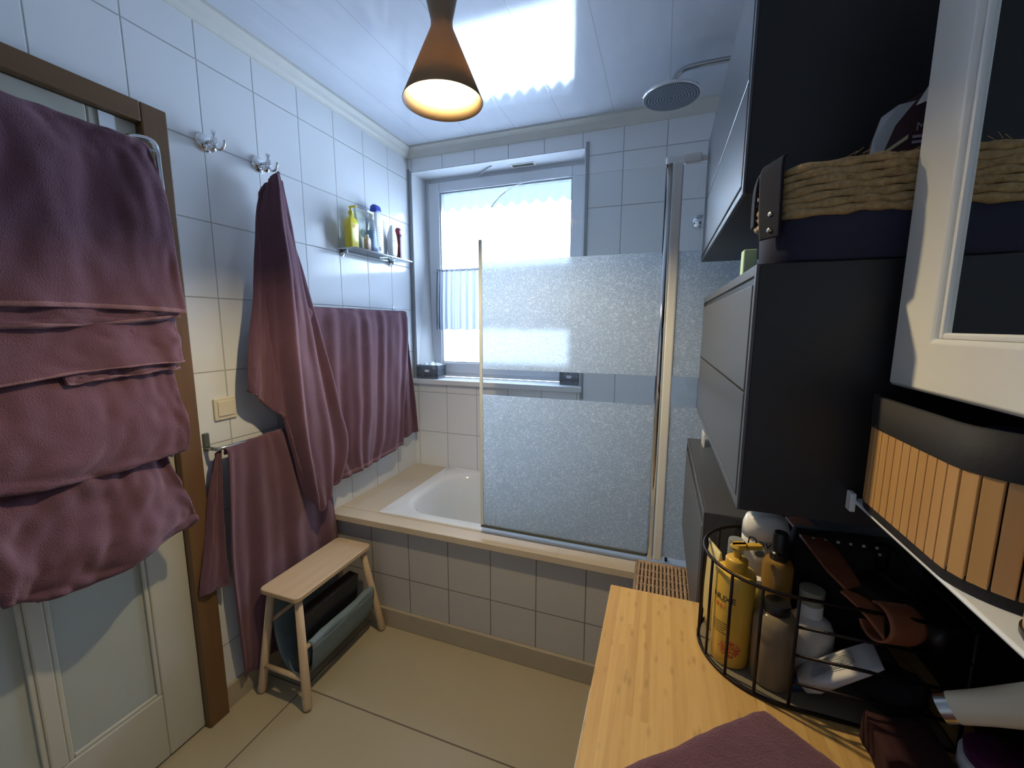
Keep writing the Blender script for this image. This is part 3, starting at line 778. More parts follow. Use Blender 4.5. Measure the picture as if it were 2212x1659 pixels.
sheet('under_fold', [[(.075-.11, -1.78+1.63, .86-1.08), (.078-.11, -1.62+1.63, .87-1.08), (.075-.11, -1.50+1.63, .90-1.08)],
                     [(.105-.11, -1.775+1.63, .80-1.08), (.118-.11, -1.64+1.63, .80-1.08), (.110-.11, -1.49+1.63, .835-1.08)],
                     [(.110-.11, -1.765+1.63, .772-1.08), (.118-.11, -1.64+1.63, .776-1.08), (.110-.11, -1.50+1.63, .805-1.08)],
                     [(.080-.11, -1.76+1.63, .785-1.08), (.082-.11, -1.64+1.63, .79-1.08), (.080-.11, -1.505+1.63, .82-1.08)]], 'towel', bb, 50, 20, folds([(1.7, .004, 0)], 2, .3, .004), .007)

# long towel on the second hook ------------------------------------------
ht = thing('bath_towel', 'long mauve towel hanging in folds from the second chrome hook', 'towel', (.075, -.985, 1.975), group='mauve bath towels')
def loc_rows(rows, L): return [[(p[0]-L[0], p[1]-L[1], p[2]-L[2]) for p in r] for r in rows]
L = (.075, -.985, 1.975)
rowsB = [[(.062, -1.030, 1.900), (.078, -1.012, 1.955), (.088, -.992, 1.978), (.080, -.972, 1.955), (.062, -.962, 1.900)],
         [(.055, -1.060, 1.78), (.088, -1.035, 1.80), (.118, -1.00, 1.80), (.090, -.955, 1.79), (.055, -.925, 1.78)],
         [(.050, -1.085, 1.58), (.100, -1.050, 1.58), (.140, -1.000, 1.58), (.105, -.935, 1.58), (.070, -.875, 1.58)],
         [(.048, -1.080, 1.32), (.110, -1.060, 1.32), (.150, -1.000, 1.32), (.115, -.910, 1.32), (.098, -.830, 1.32)],
         [(.085, -1.050, 1.08), (.110, -1.045, 1.05), (.150, -.990, 1.05), (.125, -.880, 1.06), (.112, -.780, 1.06)],
         [(.100, -1.020, .90), (.110, -1.010, .86), (.150, -.965, .84), (.130, -.865, .87), (.115, -.745, .89)],
         [(.100, -.990, .80), (.105, -.980, .74), (.145, -.940, .68), (.125, -.870, .72), (.118, -.800, .74)],
         [(.105, -.975, .76), (.105, -.965, .70), (.140, -.935, .635), (.125, -.880, .695), (.118, -.820, .725)]]
sheet('front_drape', loc_rows(rowsB, L), 'towel', ht, 90, 110, folds([(3.2, .013, .3), (5.5, .006, 1.2)], 4, .25, .003, wander=.03), .009)
rowsA = [[(.050, -1.045, 1.90), (.058, -1.015, 1.94), (.050, -.985, 1.93)],
         [(.060, -1.085, 1.72), (.075, -1.04, 1.72), (.050, -.96, 1.72)],
         [(.070, -1.125, 1.50), (.085, -1.05, 1.50), (.050, -.97, 1.50)],
         [(.080, -1.165, 1.32), (.095, -1.08, 1.32), (.055, -.98, 1.30)],
         [(.085, -1.180, 1.205), (.100, -1.10, 1.13), (.080, -1.02, 1.06)],
         [(.085, -1.180, 1.190), (.100, -1.10, 1.112), (.080, -1.018, 1.035)]]
sheet('left_flap', loc_rows(rowsA, L), 'towel', ht, 50, 80, folds([(1.7, .010, 1.0)], 9, .2, .003), .007)
hem_band(loc_rows(rowsA, L), folds([(1.7, .010, 1.0)], 9, .2, .003), 'towelhem', ht, .965)
tube('hanging_loop', smoothpath([(-.012, .004, -.040), (0, .004, .006), (.008, .006, .010), (.010, .006, -.01), (.012, .006, -.04)], 6), .002, 'towelhem', ht)

# towel rail with broad towel -------------------------------------------
rl = thing('towel_rail', 'chrome wall rail holding the broad mauve towel above the bath ledge', 'towel rail', (0, -.53, 1.50))
tube('bar', [(.070, -.36, -.015), (.070, .355, -.015)], .006, 'chrome', rl)
for y in (-.33, .342):
    bm = bmesh.new(); lathe_bm(bm, [(.014, 0), (.014, .004), (.005, .006), (.004, .070)], 20); link('bracket', bm, 'chrome', rl, smooth=True, loc=(0, y, 0), rot=(0, PI/2, 0))
    bm = bmesh.new(); bx(bm, .0, .002, y-.006, y+.006, -.01, .03); link('bracket_tab', bm, 'chrome', rl)
L = (.07, -.53, 1.49)
bt = thing('bath_towel', 'broad mauve towel draped over the wall rail above the bath ledge', 'towel', L, group='mauve bath towels')
rows = [[(.060, -.885, 1.470), (.060, -.53, 1.470), (.060, -.165, 1.470)], [(.070, -.890, 1.494), (.070, -.53, 1.495), (.070, -.170, 1.495)], [(.082, -.895, 1.470), (.082, -.53, 1.472), (.082, -.180, 1.472)],
        [(.074, -.900, 1.40), (.090, -.53, 1.40), (.092, -.195, 1.40)], [(.068, -.900, 1.20), (.096, -.55, 1.20), (.098, -.230, 1.20)],
        [(.064, -.890, 1.00), (.100, -.57, 1.00), (.100, -.262, 1.00)], [(.062, -.870, .82), (.100, -.60, .82), (.100, -.285, .83)], [(.062, -.850, .700), (.092, -.70, .705), (.103, -.50, .722), (.098, -.290, .748)]]
rows = [[r[0], tuple((Vector(r[0])+Vector(r[1]))/2), r[1], tuple((Vector(r[-2])+Vector(r[-1]))/2), r[-1]] if len(r) == 3 else [r[0], r[1], tuple((Vector(r[1])+Vector(r[2]))/2), r[2], r[3]] for r in rows]
fb = folds([(6.3, .0042, 0), (10.5, .0026, 1), (2.2, .004, 2)], 21, .25, .003, wander=.02)
sheet('front_layer', loc_rows(rows, L), 'towel', bt, 130, 80, fb, .007)
hem_band(loc_rows(rows, L), fb, 'towelhem', bt, .955, .985, 130, .009)
rows = [[(.062, -.30, 1.470), (.060, -.22, 1.47), (.058, -.158, 1.470)], [(.066, -.30, 1.35), (.070, -.22, 1.35), (.060, -.146, 1.35)], [(.050, -.34, 1.10), (.062, -.23, 1.10), (.055, -.115, 1.10)], [(.045, -.36, .90), (.060, -.22, .90), (.050, -.085, .90)],
        [(.045, -.36, .775), (.060, -.22, .762), (.055, -.070, .768)]]
sheet('back_layer', loc_rows(rows, L), 'towel', bt, 60, 60, folds([(3.2, .009, 0), (5, .003, 1)], 5, .3, .002), .006)

# low rail with long towels reaching the floor ----------------------------
lr_ = thing('low_towel_rail', 'low dull metal rail by the door casing with its end bracket showing', 'towel rail', (0, -1.285, 1.03))
box('end_bracket', (0, .012, -.011, .007, -.040, .022), 'dullmetal', lr_, bevel=.003)
tube('bar', [(.010, -.004, -.03), (.052, .000, -.03), (.060, .03, -.03), (.060, .50, -.03)], .007, 'chrome2', lr_)
L = (.06, -1.05, 1.00)
lt = thing('bath_towel', 'long mauve towel on the low rail reaching almost to the floor behind the stool', 'towel', L, group='mauve bath towels')
rows = [[(.050, -1.262, .975), (.050, -1.15, .98), (.050, -1.00, .985), (.045, -.80, .985)], [(.062, -1.265, .996), (.062, -1.15, 1.005), (.062, -1.05, 1.010), (.050, -.80, 1.005)], [(.074, -1.268, .965), (.076, -1.15, .975), (.074, -1.03, .980), (.056, -.80, .98)],
        [(.070, -1.275, .80), (.078, -1.15, .80), (.070, -.98, .80), (.045, -.79, .80)], [(.060, -1.282, .55), (.066, -1.14, .55), (.060, -.96, .55), (.045, -.77, .56)],
        [(.052, -1.275, .35), (.058, -1.15, .35), (.052, -.95, .36), (.040, -.755, .42)], [(.042, -1.262, .16), (.046, -1.17, .16), (.042, -1.00, .28), (.036, -.76, .38)], [(.030, -1.256, .095), (.034, -1.19, .095), (.030, -1.06, .12), (.030, -.775, .36)]]
sheet('front_layer', loc_rows(rows, L), 'towel', lt, 100, 100, folds([(3.4, .008, .3), (6.6, .004, 1)], 31, .15, .002, wander=.05), .008)
rows = [[(.040, -1.282, .985), (.045, -1.268, .99)], [(.030, -1.310, .86), (.045, -1.275, .86)], [(.030, -1.345, .66), (.045, -1.285, .66)], [(.035, -1.372, .545), (.050, -1.288, .53)], [(.035, -1.378, .510), (.050, -1.290, .500)]]
sheet('back_flap', loc_rows(rows, L), 'towel', lt, 24, 50, folds([(1.2, .006, 0)], 3, .2, .002), .006)

# glass shelf with bottles -------------------------------------------------
gs = thing('glass_wall_shelf', 'narrow glass shelf on chrome brackets beside the window', 'shelf', (0, -.39, 1.775))
box('glass_plate', (.003, .112, -.225, .235, -.004, .004), 'glass_shelf', gs, bevel=.001)
bm = bmesh.new()
tube_bm(bm, [(.112, -.225, 0), (.112, .235, 0)], .0042, 8); tube_bm(bm, [(.003, -.225, 0), (.112, -.225, 0)], .0035, 8)
link('front_edge', bm, 'whitegoods', gs, smooth=True)
for y in (-.185, .185):
    lathe('bracket', [(0, 0), (.020, 0), (.020, .004), (.010, .010), (.010, .024), (.006, .03), (0, .03)], 'chrome', gs, 28, loc=(0, y, -.010), rot=(0, PI/2, 0))
SZ = 1.7795
def dashes(bm, x, y0, y1, z, h=.0016):
    bx(bm, x, x+.0004, y0, y1, z, z+h)
g_ = 'toiletries on the glass shelf'
t = thing('pump_bottle', 'yellow pump bottle at the left end of the glass shelf', 'bottle', (.060, -.575, SZ), group=g_)
bm = bmesh.new()
def osec(hx, hy, r, z): return [(x, y, z) for x, y in rrect(0, 0, hx, hy, r, 6)]
loft(bm, [osec(.017, .030, .012, 0), osec(.020, .033, .014, .004), osec(.020, .034, .014, .08), osec(.020, .036, .014, .115), osec(.018, .031, .014, .130), osec(.012, .016, .011, .142), osec(.009, .010, .0085, .147), osec(.009, .010, .0085, .156)])
link('body', bm, 'yellow', t, smooth=True)
lathe('collar', [(.011, 0), (.011, .012), (.005, .014), (.005, .030), (0, .030)], 'yellow', t, 24, loc=(0, 0, .156))
box('pump_head', (-.008, .034, -.007, .007, .184, .192), 'yellow', t, bevel=.003)
bm = bmesh.new()
for z, w in ((.100, .014), (.092, .010)): bx(bm, .0198, .0205, -.012, -.012+w, z, z+.005)
link('print', bm, 'orange', t)
t = thing('cream_tube', 'pale tube with green picture standing second on the glass shelf', 'tube', (.045, -.495, SZ), group=g_)
bm = bmesh.new(); loft(bm, [osec(.017, .022, .015, 0), osec(.017, .022, .015, .03), osec(.018, .026, .014, .04), osec(.013, .032, .010, .12), osec(.004, .036, .002, .195), osec(.0015, .036, .001, .200)]); link('body', bm, 'tubeplastic', t, smooth=True)
bm = bmesh.new(); lathe_bm(bm, [(.015, 0), (.015, .0004)], 20, sx=1.3); link('picture', bm, 'green', t, loc=(.0180, 0, .085), rot=(0, PI/2, 0))
bm = bmesh.new(); bx(bm, .0095, .0105, -.020, .020, .150, .153); bx(bm, .011, .0120, -.018, .012, .140, .143); link('print', bm, 'inkgrey', t)
t = thing('lotion_bottle', 'small peach printed bottle in front of the pale tube on the glass shelf', 'bottle', (.088, -.500, SZ), group=g_)
bm = bmesh.new(); loft(bm, [osec(.012, .016, .009, 0), osec(.012, .017, .009, .05), osec(.010, .014, .008, .062), osec(.006, .007, .005, .066), osec(.006, .007, .005, .070)]); link('body', bm, plain('peach label', (.70, .52, .36), .4), t, smooth=True)
lathe('cap', [(.007, 0), (.007, .010), (0, .012)], 'white', t, 20, loc=(0, 0, .066))
t = thing('spray_bottle', 'slim clear bottle of blue liquid with grey pump on the glass shelf', 'bottle', (.070, -.440, SZ), group=g_)
bm = bmesh.new(); loft(bm, [osec(.019, .024, .012, 0), osec(.019, .024, .012, .035), osec(.017, .020, .012, .10), osec(.012, .014, .010, .145), osec(.009, .010, .008, .160)]); link('body', bm, 'clearpl', t, smooth=True)
bm = bmesh.new(); loft(bm, [osec(.0175, .0225, .011, .003), osec(.0175, .0225, .011, .035), osec(.0155, .0185, .011, .098), osec(.0145, .0175, .010, .108)]); link('blue_liquid', bm, 'blueliq', t, smooth=True)
lathe('collar', [(.012, 0), (.012, .018), (.009, .028), (0, .028)], 'greycap' if 0 else 'alu', t, 24, loc=(0, 0, .160))
box('pump_head', (-.010, .010, -.042, .010, .186, .197), 'alu', t, bevel=.003)
t = thing('shampoo_bottle', 'tall white shampoo bottle with blue cap on the glass shelf', 'bottle', (.040, -.365, SZ), group=g_)
bm = bmesh.new(); loft(bm, [osec(.022, .036, .018, 0), osec(.024, .039, .020, .006), osec(.024, .040, .020, .10), osec(.023, .038, .020, .17), osec(.021, .034, .019, .205), osec(.019, .032, .018, .216)]); link('body', bm, 'white', t, smooth=True)
bm = bmesh.new(); loft(bm, [osec(.0195, .0325, .018, .208), osec(.020, .034, .019, .222), osec(.017, .030, .016, .243), osec(.010, .020, .009, .251), osec(.004, .010, .003, .252)]); link('cap', bm, 'bluecap', t, smooth=True)
bm = bmesh.new()
for i in range(9): bx(bm, .0238, .0246, -.024, -.006+.006*((i*7) % 3), .135-.011*i, .1375-.011*i)
bx(bm, .0238, .0246, -.016, .002, .022, .042)
link('print', bm, 'inkgrey', t)
t = thing('conditioner_bottle', 'white teardrop shaped lotion bottle on the glass shelf', 'bottle', (.070, -.275, SZ), group=g_)
bm = bmesh.new(); loft(bm, [osec(.014, .022, .012, 0), osec(.017, .028, .014, .02), osec(.019, .034, .016, .07), osec(.016, .028, .014, .12), osec(.010, .016, .009, .155), osec(.006, .009, .005, .166), osec(.003, .004, .0025, .170)]); link('body', bm, 'white', t, smooth=True)
bm = bmesh.new(); bx(bm, .0185, .0195, -.016, .016, .086, .089); bx(bm, .0188, .0196, -.011, .011, .079, .081); link('print', bm, 'inkgrey', t)
t = thing('cream_tube', 'silvery tube behind the white teardrop bottle on the glass shelf', 'tube', (.030, -.295, SZ), group=g_)
bm = bmesh.new(); loft(bm, [osec(.014, .018, .012, 0), osec(.014, .019, .012, .06), osec(.009, .022, .007, .15), osec(.003, .020, .002, .190), osec(.001, .010, .0006, .193)]); link('body', bm, 'alu', t, smooth=True)
t = thing('shampoo_bottle', 'dark red bottle at the right end of the glass shelf', 'bottle', (.055, -.195, SZ), group=g_)
bm = bmesh.new(); loft(bm, [osec(.020, .026, .014, 0), osec(.021, .027, .014, .005), osec(.021, .027, .014, .11), osec(.018, .023, .014, .130), osec(.013, .016, .012, .138)]); link('body', bm, 'wine', t, smooth=True)
bm = bmesh.new(); loft(bm, [osec(.014, .018, .012, .136), osec(.014, .018, .012, .160), osec(.010, .013, .009, .172), osec(.004, .006, .003, .174)]); link('cap', bm, 'winecap', t, smooth=True)
bm = bmesh.new()
for z, w in ((.092, .018), (.086, .012)): bx(bm, .0208, .0216, -w/2-.004, w/2-.004, z, z+.003)
link('print', bm, plain('pale pink print', (.5, .3, .25), .5), t)

# ================================================================ STOOL
st = thing('wooden_stool', 'narrow pale wooden stool with cloth sling beside the bath front', 'stool', (.19, -1.015, 0))
bm = bmesh.new(); loft(bm, [[(x, y, z) for x, y in rrect(0, 0, .094, .204, .022, 6)] for z in (.432, .450)]); link('seat', bm, 'stool', st, bevel=.003)
for sx in (-1, 1):
    for sy in (-1, 1):
        top = Vector((sx*.066, sy*.172, .434)); bot = Vector((sx*.100 if sx > 0 else -.130, sy*.205 if sy < 0 else .242, .006))
        if sy < 0: bot.y = -.196
        tube('leg', [top, bot+(top-bot)*.02, bot], [.0135, .0165, .0145], 'stool_leg', st, 18)
def lerp(a, b_, t): return Vector(a)+(Vector(b_)-Vector(a))*t
tube('stretcher', [(-.112, -.192, .120), (.094, -.192, .120)], .0095, 'stool_leg', st)
tube('stretcher', [(-.118, .228, .120), (.094, .228, .120)], .0095, 'stool_leg', st)
tube('sling_rod', [(.086, -.186, .235), (.086, .215, .235)], .0085, 'stool_leg', st)
tube('sling_rod', [(-.086, -.186, .300), (-.086, .215, .300)], .0085, 'stool_leg', st)
sheet('sling', [[(.100, -.158, .222), (.100, .195, .222)], [(.098, -.158, .240), (.098, .195, .240)], [(.086, -.158, .2475), (.086, .195, .2475)], [(.073, -.158, .232), (.073, .195, .232)], [(.066, -.155, .16), (.066, .190, .16)],
                [(.030, -.150, .085), (.030, .185, .085)], [(-.030, -.150, .085), (-.030, .185, .085)], [(-.075, -.155, .17), (-.075, .190, .17)], [(-.090, -.158, .28), (-.090, .195, .28)], [(-.092, -.158, .39), (-.092, .195, .39)]],
      'sling', st, 20, 60, folds([(2, .002, 0)], 1, 1, .002), .004)
bm = bmesh.new()
sheet('sling_cover', [[(.104, -.156, .225), (.104, .193, .225)], [(.098, -.156, .19), (.098, .193, .19)], [(.084, -.152, .13), (.084, .188, .13)], [(.050, -.145, .082), (.050, .182, .082)]], 'sling', st, 16, 24, None, .003)
bm.free()
bk = box('book', (-.028, .022, -.14, .15, 0, .245), 'blackpl', bevel=.004, loc=(.205, -1.02, .096)); bk.rotation_euler = (.0, .12, 0); tag(bk, 'dark upright book leaning in the cloth sling of the stool', 'book')
bk = box('notebook', (-.006, .006, -.04, .04, 0, .17), 'darkred', bevel=.002, loc=(.235, -.905, .15)); bk.rotation_euler = (0, -.1, 0); tag(bk, 'dark red notebook at the far end of the stool sling', 'notebook')

# ================================================================ SILL BASKETS
def grid_basket(label, loc, hx, hy, h, rz=0, stuff=None):
    t = thing('storage_basket', label, 'basket', loc, rz, group='grey baskets on the window sill')
    bm = bmesh.new(); w = .0016; step = .009
    def wall(p0, p1):
        p0 = Vector(p0); p1 = Vector(p1); L_ = (p1-p0).length; d = (p1-p0)/L_; n = int(L_/step)
        for i in range(n+1):
            c = p0+d*(L_*i/n); bxr = [(c.x-w, c.x+w), (c.y-w, c.y+w)]
            bx(bm, bxr[0][0], bxr[0][1], bxr[1][0], bxr[1][1], .012, h)
        m_ = int((h-.012)/step)
        for k in range(m_+1):
            z = .012+(h-.012)*k/m_
            bx(bm, min(p0.x, p1.x)-w, max(p0.x, p1.x)+w, min(p0.y, p1.y)-w, max(p0.y, p1.y)+w, z-w, z+w)
    wall((-hx, -hy, 0), (hx, -hy, 0)); wall((hx, -hy, 0), (hx, hy, 0)); wall((hx, hy, 0), (-hx, hy, 0)); wall((-hx, hy, 0), (-hx, -hy, 0))
    link('lattice', bm, 'graybasket', t)
    bm = bmesh.new(); bx(bm, -hx, hx, -hy, hy, 0, .012); link('base', bm, 'graybasket', t)
    bm = bmesh.new()
    for a in ((-hx-.004, hx+.004, -hy-.004, -hy+.003), (-hx-.004, hx+.004, hy-.003, hy+.004), (-hx-.004, -hx+.003, -hy+.003, hy-.003), (hx-.003, hx+.004, -hy+.003, hy-.003)): bx(bm, a[0], a[1], a[2], a[3], h-.004, h+.003)
    link('rim', bm, 'graybasket', t, bevel=.001)
    bm = bmesh.new(); lathe_bm(bm, [(.009, 0), (.009, .003)], 20, sx=1.8); link('handle_hole', bm, 'tissue', t, loc=(0, -hy-.0045, h*.62), rot=(PI/2, 0, 0))
    return t
grid_basket('grey lattice basket with white tissues at the left end of the window sill', (.098, .050, 1.0905), .068, .062, .082, .12)
t = thing('tissue_bundle', 'white crumpled tissues inside the left grey basket on the sill', 'tissues', (.098, .050, 1.104))
bm = bmesh.new()
for i, (x, y, r) in enumerate(((-.025, -.02, .030), (.015, -.025, .028), (.035, .02, .030), (-.01, .02, .034), (.04, -.005, .022))):
    bmesh.ops.create_icosphere(bm, subdivisions=3, radius=r, matrix=Matrix.Translation((x, y, .052)))
for v in bm.verts:
    v.co += Vector((noise.noise(v.co*60), noise.noise(v.co*55+Vector((5, 0, 0))), noise.noise(v.co*60+Vector((0, 9, 0)))))*.009
    v.co.z = max(v.co.z, .0)
link('tissue', bm, 'tissue', t, smooth=True)
b2 = grid_basket('small dark grey box basket at the right end of the window sill', (.985, .085, 1.0905), .054, .050, .075)

# ================================================================ RIGHT SIDE CABINETS
def cabinet(name, label, x0, x1, y0, y1, z0, z1, splits, top_gap=0.0, side='blackside'):
    """carcass with drawer fronts on its -x face; local origin at base centre"""
    cx, cy = (x0+x1)/2, (y0+y1)/2
    t = thing(name, label, 'cabinet', (cx, cy, z0), group='dark wall cabinets'); hx, hy, h = (x1-x0)/2, (y1-y0)/2, z1-z0
    body = link('carcass', (lambda b_: (bx(b_, -hx+.004, hx, -hy, hy, 0, h), b_)[1])(bmesh.new()), side, t, bevel=.0012)
    bm = bmesh.new(); e = .0035      # thin satin edge band round the front
    bx(bm, -hx, -hx+.004, -hy, -hy+.012, 0, h); bx(bm, -hx, -hx+.004, hy-.012, hy, 0, h)
    bx(bm, -hx, -hx+.004, -hy+.012, hy-.012, 0, .012); bx(bm, -hx, -hx+.004, -hy+.012, hy-.012, h-.014, h)
    link('edge_band', bm, 'anthracite', t, bevel=.001)
    zs = [.0145]+[s-z0 for s in splits]+[h-.016-top_gap]
    for a, b_ in zip(zs, zs[1:]):
        bm = bmesh.new(); bx(bm, -hx-.001, -hx+.004, -hy+.015, hy-.015, a+.0015, b_-.0015); link('drawer_front', bm, 'anthracite', t, bevel=.0015)
    return t
cabinet('wall_cabinet', 'upper dark two-door wall cabinet beneath the shower arm', 1.565, 1.898, -1.480, -.755, 1.620, 1.972, [1.785])
cabinet('wall_cabinet', 'lower dark two-drawer wall cabinet carrying the seagrass basket', 1.571, 1.898, -1.600, -.880, 1.165, 1.500, [1.330], .008)
cabinet('wall_cabinet', 'lowest dark cabinet between the bath screen and the bamboo worktop', 1.553, 1.898, -1.393, -.830, .775, 1.066, [], .018, 'anthracite')
tag(box('paper_card', (1.590, 1.594, -.93, -.87, 1.0665, 1.105), 'white', bevel=.0005), 'small white card standing on the lowest dark cabinet', 'card')
tag(box('green_box', (1.580, 1.60, -1.435, -1.41, 1.5005, 1.545), 'mint', bevel=.002), 'slim pale green box between the upper cabinets behind the seagrass basket', 'box')

# seagrass basket ----------------------------------------------------------
SB = (1.724, -1.530, 1.5005)
sb = thing('seagrass_basket', 'oval seagrass rope basket with navy cloth base on the lower wall cabinet', 'basket', SB)
def rr_ring(hx, hy, r, z, n=10): return [(x, y, z) for x, y in rrect(0, 0, hx, hy, r, n)]
bm = bmesh.new(); loft(bm, [rr_ring(.130, .066, .06, 0), rr_ring(.136, .072, .066, .004), rr_ring(.139, .075, .070, .058)], cap1=False); link('cloth_base', bm, 'navy', sb, smooth=True)
bm = bmesh.new()
for k in range(7):
    path = [Vector((x, y, z)) for x, y, z in rr_ring(.1405, .0765, .070, .0585+k*.0088, 12)]
    # subdivide the ring and give the strand a twisted, lumpy section
    P = []
    for i in range(len(path)):
        a, b_ = path[i], path[(i+1) % len(path)]; n = max(1, int((b_-a).length/.006))
        for q in range(n): P.append(a+(b_-a)*q/n)
    rad = [.0052+.0011*math.sin(i*1.25+k*2.1)+.0006*noise.noise(Vector((i*.7, k*3, 0))) for i in range(len(P))]
    P = [p+Vector((0, 0, .0012*math.sin(i*.6+k))) for i, p in enumerate(P)]
    tube_bm(bm, P, rad, 8, closed=True)
link('rope_coils', bm, 'rope', sb, smooth=True)
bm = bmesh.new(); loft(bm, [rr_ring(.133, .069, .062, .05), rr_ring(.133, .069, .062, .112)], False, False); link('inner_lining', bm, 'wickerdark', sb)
# straw whiskers
random.seed(4); bm = bmesh.new()
for i in range(90):
    x = random.uniform(-.10, .10); z = random.uniform(.055, .118); a = random.uniform(-1, 1); l = random.uniform(.004, .012)
    tube_bm(bm, [(x*.75, -.0815, z), (x*.75+l*math.cos(a), -.0835-random.random()*.003, z+l*math.sin(a)*.6)], .00035, 3)
link('straw_fibres', bm, 'rope', sb)
sheet('handle', [[(-.1475, .000, .060), (-.1475, .022, .060)], [(-.1485, -.002, .090), (-.1485, .020, .090)], [(-.148, -.008, .118), (-.148, .014, .118)], [(-.142, -.018, .132), (-.142, .004, .134)], [(-.134, -.034, .136), (-.134, -.010, .138)]], 'navyleather', sb, 8, 30, None, .003)
sheet('handle_strap', [[(-.1455, -.034, .034), (-.1290, -.0625, .034)], [(-.1475, -.032, .060), (-.1300, -.0640, .060)], [(-.149, -.028, .100), (-.1310, -.0630, .100)], [(-.148, -.020, .124), (-.130, -.056, .128)], [(-.142, -.008, .136), (-.124, -.040, .139)]], 'navyleather', sb, 10, 30, None, .003)
for z in (.044, .064):
    lathe('rivet', [(0, .003), (.0028, .0025), (.0036, 0), (0, 0)], 'rivet', sb, 16, loc=(-.1382, -.0505, z), rot=(PI/2, 0, -1.05))
# foil bag sticking out of it
sg = thing('foil_bag', 'dark brown and silver printed pouch sticking out of the seagrass basket', 'pouch', (1.722, -1.560, 1.560))
bm = bmesh.new()
loft(bm, [[(-.036, .006, 0), (.06, .006, 0), (.06, -.010, 0), (-.036, -.010, 0)], [(-.034, .004, .07), (.06, .004, .07), (.06, -.012, .07), (-.034, -.012, .07)], [(-.024, .003, .112), (.06, .003, .140), (.06, -.006, .140), (-.024, -.006, .112)], [(-.008, .001, .122), (.06, .001, .160), (.06, -.002, .160), (-.008, -.002, .122)]])
link('bag_body', bm, plain('dark brown foil', (.045, .022, .028), .35), sg, bevel=.002)
silver = plain('silver foil', (.45, .47, .50), .35, .3)
bm = bmesh.new(); bm.faces.new([bm.verts.new(p) for p in [(-.0365, -.0128, .055), (-.026, -.0132, .055), (-.012, -.0088, .098), (.006, -.0058, .124), (-.010, -.0058, .122), (-.026, -.0072, .110), (-.034, -.0125, .082)]]); link('silver_edge', bm, silver, sg, solid=.0006)
bm = bmesh.new(); bm.faces.new([bm.verts.new(p) for p in [(.006, -.0078, .118), (.016, -.0060, .138), (.026, -.0050, .150), (.028, -.0072, .126)]]); link('white_flap', bm, 'white', sg, solid=.0006)
text('lettering', 'MO', .013, 'inkgrey', sg, (.006, -.0135, .088), (PI/2, 0, 0), depth=.0002, align='LEFT')
lil = plain('lilac print', (.35, .30, .42), .5)
for z, w in ((.080, .022), (.074, .016)): box('print_line', (.004, .004+w, -.0140, -.0132, z, z+.003), lil, sg)
bm = bmesh.new(); bm.faces.new([bm.verts.new(p) for p in [(-.020, -.0135, .066), (.0, -.0132, .080), (.0, -.0130, .085), (-.020, -.0134, .070)]]); link('gold_line', bm, plain('pale gold print', (.45, .42, .25), .5), sg, solid=.0005)

# mirror cabinet --------------------------------------------------------------
MX = 1.715
mc = thing('mirror_cabinet', 'white framed mirror cabinet on the right wall close to the camera', 'cabinet', (MX, -1.616, 1.352))
box('carcass', (.020, .183, -.62, -.002, 0, .80), 'whitegoods' if 0 else 'white', mc, bevel=.002)
dr = bmesh.new()
def fr_ring(y0, y1, z0, z1, x): return [(x, y0, z0), (x, y1, z0), (x, y1, z1), (x, y0, z1)]
loft(dr, [fr_ring(-.075, -.545, .056, .744, .019), fr_ring(0, -.62, 0, .80, .019), fr_ring(0, -.62, 0, .80, .004), fr_ring(-.004, -.616, .004, .796, 0), fr_ring(-.071, -.549, .052, .748, 0), fr_ring(-.075, -.545, .056, .744, .003), fr_ring(-.075, -.545, .056, .744, .019)], False, False)
bmesh.ops.remove_doubles(dr, verts=dr.verts, dist=.00001)
door_ = link('door', dr, 'white', mc, bevel=.0015, seg=2)
bm = bmesh.new()
for a in ((-.081, -.075, .056, .744), (-.545, -.539, .056, .744), (-.539, -.081, .056, .062), (-.539, -.081, .738, .744)): bx(bm, .004, .012, a[0], a[1], a[2], a[3])
link('bevel_edge', bm, 'alu', door_, bevel=.002)
bm = bmesh.new(); bx(bm, .008, .012, -.539, -.081, .062, .738); link('mirror_glass', bm, 'mirror', door_)

# white shelf under it ----------------------------------------------------------
shf = thing('white_shelf', 'thin white wall shelf under the mirror cabinet carrying the bamboo basket', 'shelf', (1.80, -1.85, 1.192))
box('board', (-.102, .098, -.30, .245, .0075, .012), 'whitegoods', shf, bevel=.002)
box('end_cap', (-.106, -.100, .235, .249, -.004, .020), 'whitegoods', shf, bevel=.001)
# bamboo basket
BB = (1.785, -1.715, 1.2045)
bbk = thing('bamboo_basket', 'rounded basket of upright bamboo slats with black rims under the mirror cabinet', 'basket', BB)
def bring(off, z): return [(x, y, z) for x, y in rrect(0, 0, .088+off, .118+off, .055, 10)]
bm = bmesh.new(); loft(bm, [bring(.001, 0), bring(.001, .014)]); link('bottom_band', bm, 'blackfelt', bbk, smooth=False, bevel=.002)
bm = bmesh.new()
loft(bm, [bring(.002, .100), bring(.003, .136), bring(-.001, .137), bring(-.002, .100)], False, False); link('top_band', bm, 'blackfelt', bbk, smooth=True)
bm = bmesh.new(); loft(bm, [bring(-.004, .012), bring(-.004, .120)], False, False); link('lining', bm, 'blackfelt', bbk)
